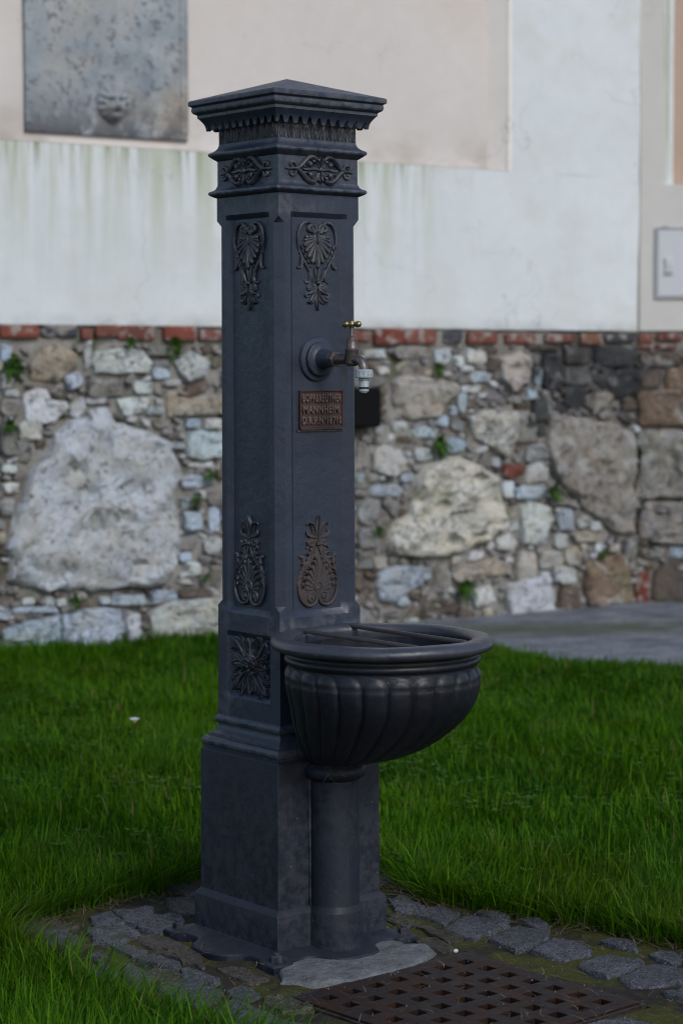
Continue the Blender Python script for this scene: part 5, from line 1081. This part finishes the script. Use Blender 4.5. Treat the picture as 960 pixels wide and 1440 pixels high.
def blades(x, y, h, w, lean, az, tint, curl=1.0, mat='grass_blade', z0=None):
    n = len(x); sy = np.clip((y-.6)/2.8, 0, 1); z = (-.045*sy*sy*(3-2*sy)-.006) if z0 is None else z0
    dx, dy = np.cos(az), np.sin(az); faz = az+PI/2+rng.uniform(-.6, .6, n); sx, sy2 = np.cos(faz), np.sin(faz)
    V = np.zeros((n, 7, 3)); k = 0
    for t, wf in ((0, .75), (.35, 1.), (.70, .72)):
        off = lean*h*(t**1.8)*curl; zz = z+h*(t-.28*np.minimum(lean, 1.6)*t*t)
        for sg in (-1, 1):
            V[:, k, 0] = x+dx*off+sg*sx*w*wf/2; V[:, k, 1] = y+dy*off+sg*sy2*w*wf/2; V[:, k, 2] = zz; k += 1
    V[:, 6, 0] = x+dx*lean*h*curl; V[:, 6, 1] = y+dy*lean*h*curl; V[:, 6, 2] = z+h*(1-.28*np.minimum(lean, 1.6))
    b = (np.arange(n)*7)[:, None]; F = np.concatenate([b+np.array([[0, 1, 3]]), b+np.array([[0, 3, 2]]), b+np.array([[2, 3, 5]]), b+np.array([[2, 5, 4]]), b+np.array([[4, 5, 6]])], 0)
    return V.reshape(-1, 3), F, np.repeat(tint, 7)
Vs, Fs, Ts, o_ = [], [], [], 0
def push(r_):
    global o_
    Vs.append(r_[0]); Fs.append(r_[1]+o_); Ts.append(r_[2]); o_ += len(r_[0])
for n, d0, d1, wsc in ((75000, 3.05, 4.7, 1.), (80000, 4.7, 6.6, 1.5), (130000, 6.6, 10.2, 1.8)):
    x, y = lawn(n, d0, d1, wsc); n = len(x)
    dist = polydist(x, y, PAVING); edge = np.exp(-dist/.12)
    patch = nfield(x, y, 3.1, 1.); fine = nfield(x, y, 11., 2.)
    h = .040+.016*patch+.012*fine+rng.gamma(2.2, .0085, n)+edge*.022*(1+fine)
    h = np.where(rng.random(n) < .05, h*1.55, h); h = np.where((x < -.2) & (y < .2), h*(1-.35*np.exp(-dist/.16)), h); h = np.clip(h, .02, .125); h *= 1.0 if d0 < 4 else (.92 if d0 < 6 else .80)
    wy = (x-A0.x)*(-LD.y)+(y-A0.y)*LD.x; h = h+np.where(wy > -.3, .035*rng.random(n)*(1+wy/.3)*(1+nfield(x, y, 9., 1.)), 0)
    az = 2*PI*nfield(x, y, 5.3, 3.)+rng.normal(0, 1.3, n); lean = np.abs(rng.normal(.35, .33, n))+edge*.25
    tint = np.clip(.36+.28*patch+.14*fine+rng.normal(0, .30, n), 0, 1)
    tint = np.where(rng.random(n) < .02, 1., tint*.93); push(blades(x, y, h, rng.uniform(.0018, .0036, n)*wsc, lean, az, tint))
# long blades flopping over the edge of the setts
P = np.array(PAVING+[PAVING[0]]); seg = np.hypot(*(P[1:]-P[:-1]).T); cum = np.concatenate([[0], np.cumsum(seg)])
n = 3600; s_ = rng.uniform(0, cum[-1], n); i_ = np.clip(np.searchsorted(cum, s_)-1, 0, len(seg)-1); t_ = (s_-cum[i_])/seg[i_]
q = P[i_]+(P[i_+1]-P[i_])*t_[:, None]; ed = (P[i_+1]-P[i_])/seg[i_][:, None]; nn = np.stack([ed[:, 1], -ed[:, 0]], 1)
area = 0.5*np.sum(P[:-1, 0]*P[1:, 1]-P[1:, 0]*P[:-1, 1]); nn = nn*(1 if area > 0 else -1)
q = q+nn*rng.uniform(-.015, .05, n)[:, None]; az = np.arctan2(-nn[:, 1], -nn[:, 0])+rng.normal(0, .75, n)
push(blades(q[:, 0], q[:, 1], rng.uniform(.05, .115, n), rng.uniform(.002, .0036, n), rng.uniform(.4, 1.25, n), az, np.clip(rng.normal(.45, .25, n), 0, 1)))
gr = link('grass', np_mesh('grass', np.concatenate(Vs), np.concatenate(Fs), 'grass_blade', True, np.concatenate(Ts))); tag(gr, 'long unmown dark green lawn grass around the fountain', 'grass', kind='stuff')
# dead straw along the same edge and strewn over setts and grate
Vs, Fs, Ts, o_ = [], [], [], 0
n = 2600; s_ = rng.uniform(0, cum[-1], n); i_ = np.clip(np.searchsorted(cum, s_)-1, 0, len(seg)-1); t_ = (s_-cum[i_])/seg[i_]
q = P[i_]+(P[i_+1]-P[i_])*t_[:, None]+rng.normal(0, .028, (n, 2))
push(blades(q[:, 0], q[:, 1], rng.uniform(.022, .05, n), rng.uniform(.0013, .0026, n), rng.uniform(1.2, 2.8, n), rng.uniform(0, 6.28, n), rng.uniform(0, 1, n)))
n = 900; x = rng.uniform(-.45, .5, n); y = rng.uniform(-.85, .4, n); ok = inpoly(x, y, PAVING) & ~((np.abs(x) < .14) & (np.abs(y) < .14)); x, y = x[ok], y[ok]; n = len(x)
push(blades(x, y, rng.uniform(.004, .012, n), rng.uniform(.0008, .0016, n), rng.uniform(1.5, 4.2, n), rng.uniform(0, 6.28, n), rng.uniform(0, 1, n), z0=rng.uniform(.009, .016, n)))
ds = link('dry_grass', np_mesh('dry_grass', np.concatenate(Vs), np.concatenate(Fs), 'dry_straw', True, np.concatenate(Ts))); tag(ds, 'dead straw lying along the edge of the setts and on the grate', 'dry grass', kind='stuff')
# clover and other broad leaves in the lawn
mb = MB(); tint = []; x, y = lawn(3800, 3.4, 7.5, 1)
for i in range(len(x)):
    if nfield(np.array([x[i]]), np.array([y[i]]), 4.1, 5.)[0] < -.05: continue
    h = rng.uniform(.025, .05); z = gz(x[i], y[i])+h; a0 = rng.uniform(0, 6.28); L = rng.uniform(.007, .015); tn = rng.uniform(.5, 1)
    for k in range(3):
        a = a0+k*2.09; d = np.array([math.cos(a), math.sin(a), .25]); s = np.array([-math.sin(a), math.cos(a), 0]); c0 = np.array([x[i], y[i], z])
        mb.add([c0, c0+d*L*.6+s*L*.45, c0+d*L*1.1+s*L*.2, c0+d*L*1.1-s*L*.2, c0+d*L*.6-s*L*.45], [(0, 1, 2, 3, 4)]); tint += [tn]*5
me = mb.mesh('clover', False, 'wall_leaf'); me.attributes.new('tint', 'FLOAT', 'POINT').data.foreach_set('value', tint)
tag(link('clover', me), 'clover leaves scattered through the lawn', 'clover', kind='stuff')
# one daisy
dz = thing('daisy', 'single white daisy in the grass left of the fountain', 'flower', (1.02, 2.05, gz(0, 2.05)))
mb = MB()
for k in range(14):
    a = 2*PI*k/14; d = Vector((math.cos(a), math.sin(a), .75)); s = Vector((-math.sin(a), math.cos(a), 0)); c0 = Vector((0, 0, .070))
    mb.add([c0+d*.004, c0+d*.011+s*.0036, c0+d*.017, c0+d*.011-s*.0036], [(0, 1, 2, 3)])
mb.obj('petals', 'petal', dz)
mb = MB(); mb.sph((0, 0, .071), .0032, 8, 5); mb.obj('flower_centre', 'pollen', dz, True)
mb = MB(); mb.tube([(0, 0, -.01), (.002, 0, .035), (0, 0, .070)], .0009, 5); mb.obj('flower_stem', 'wall_leaf', dz)
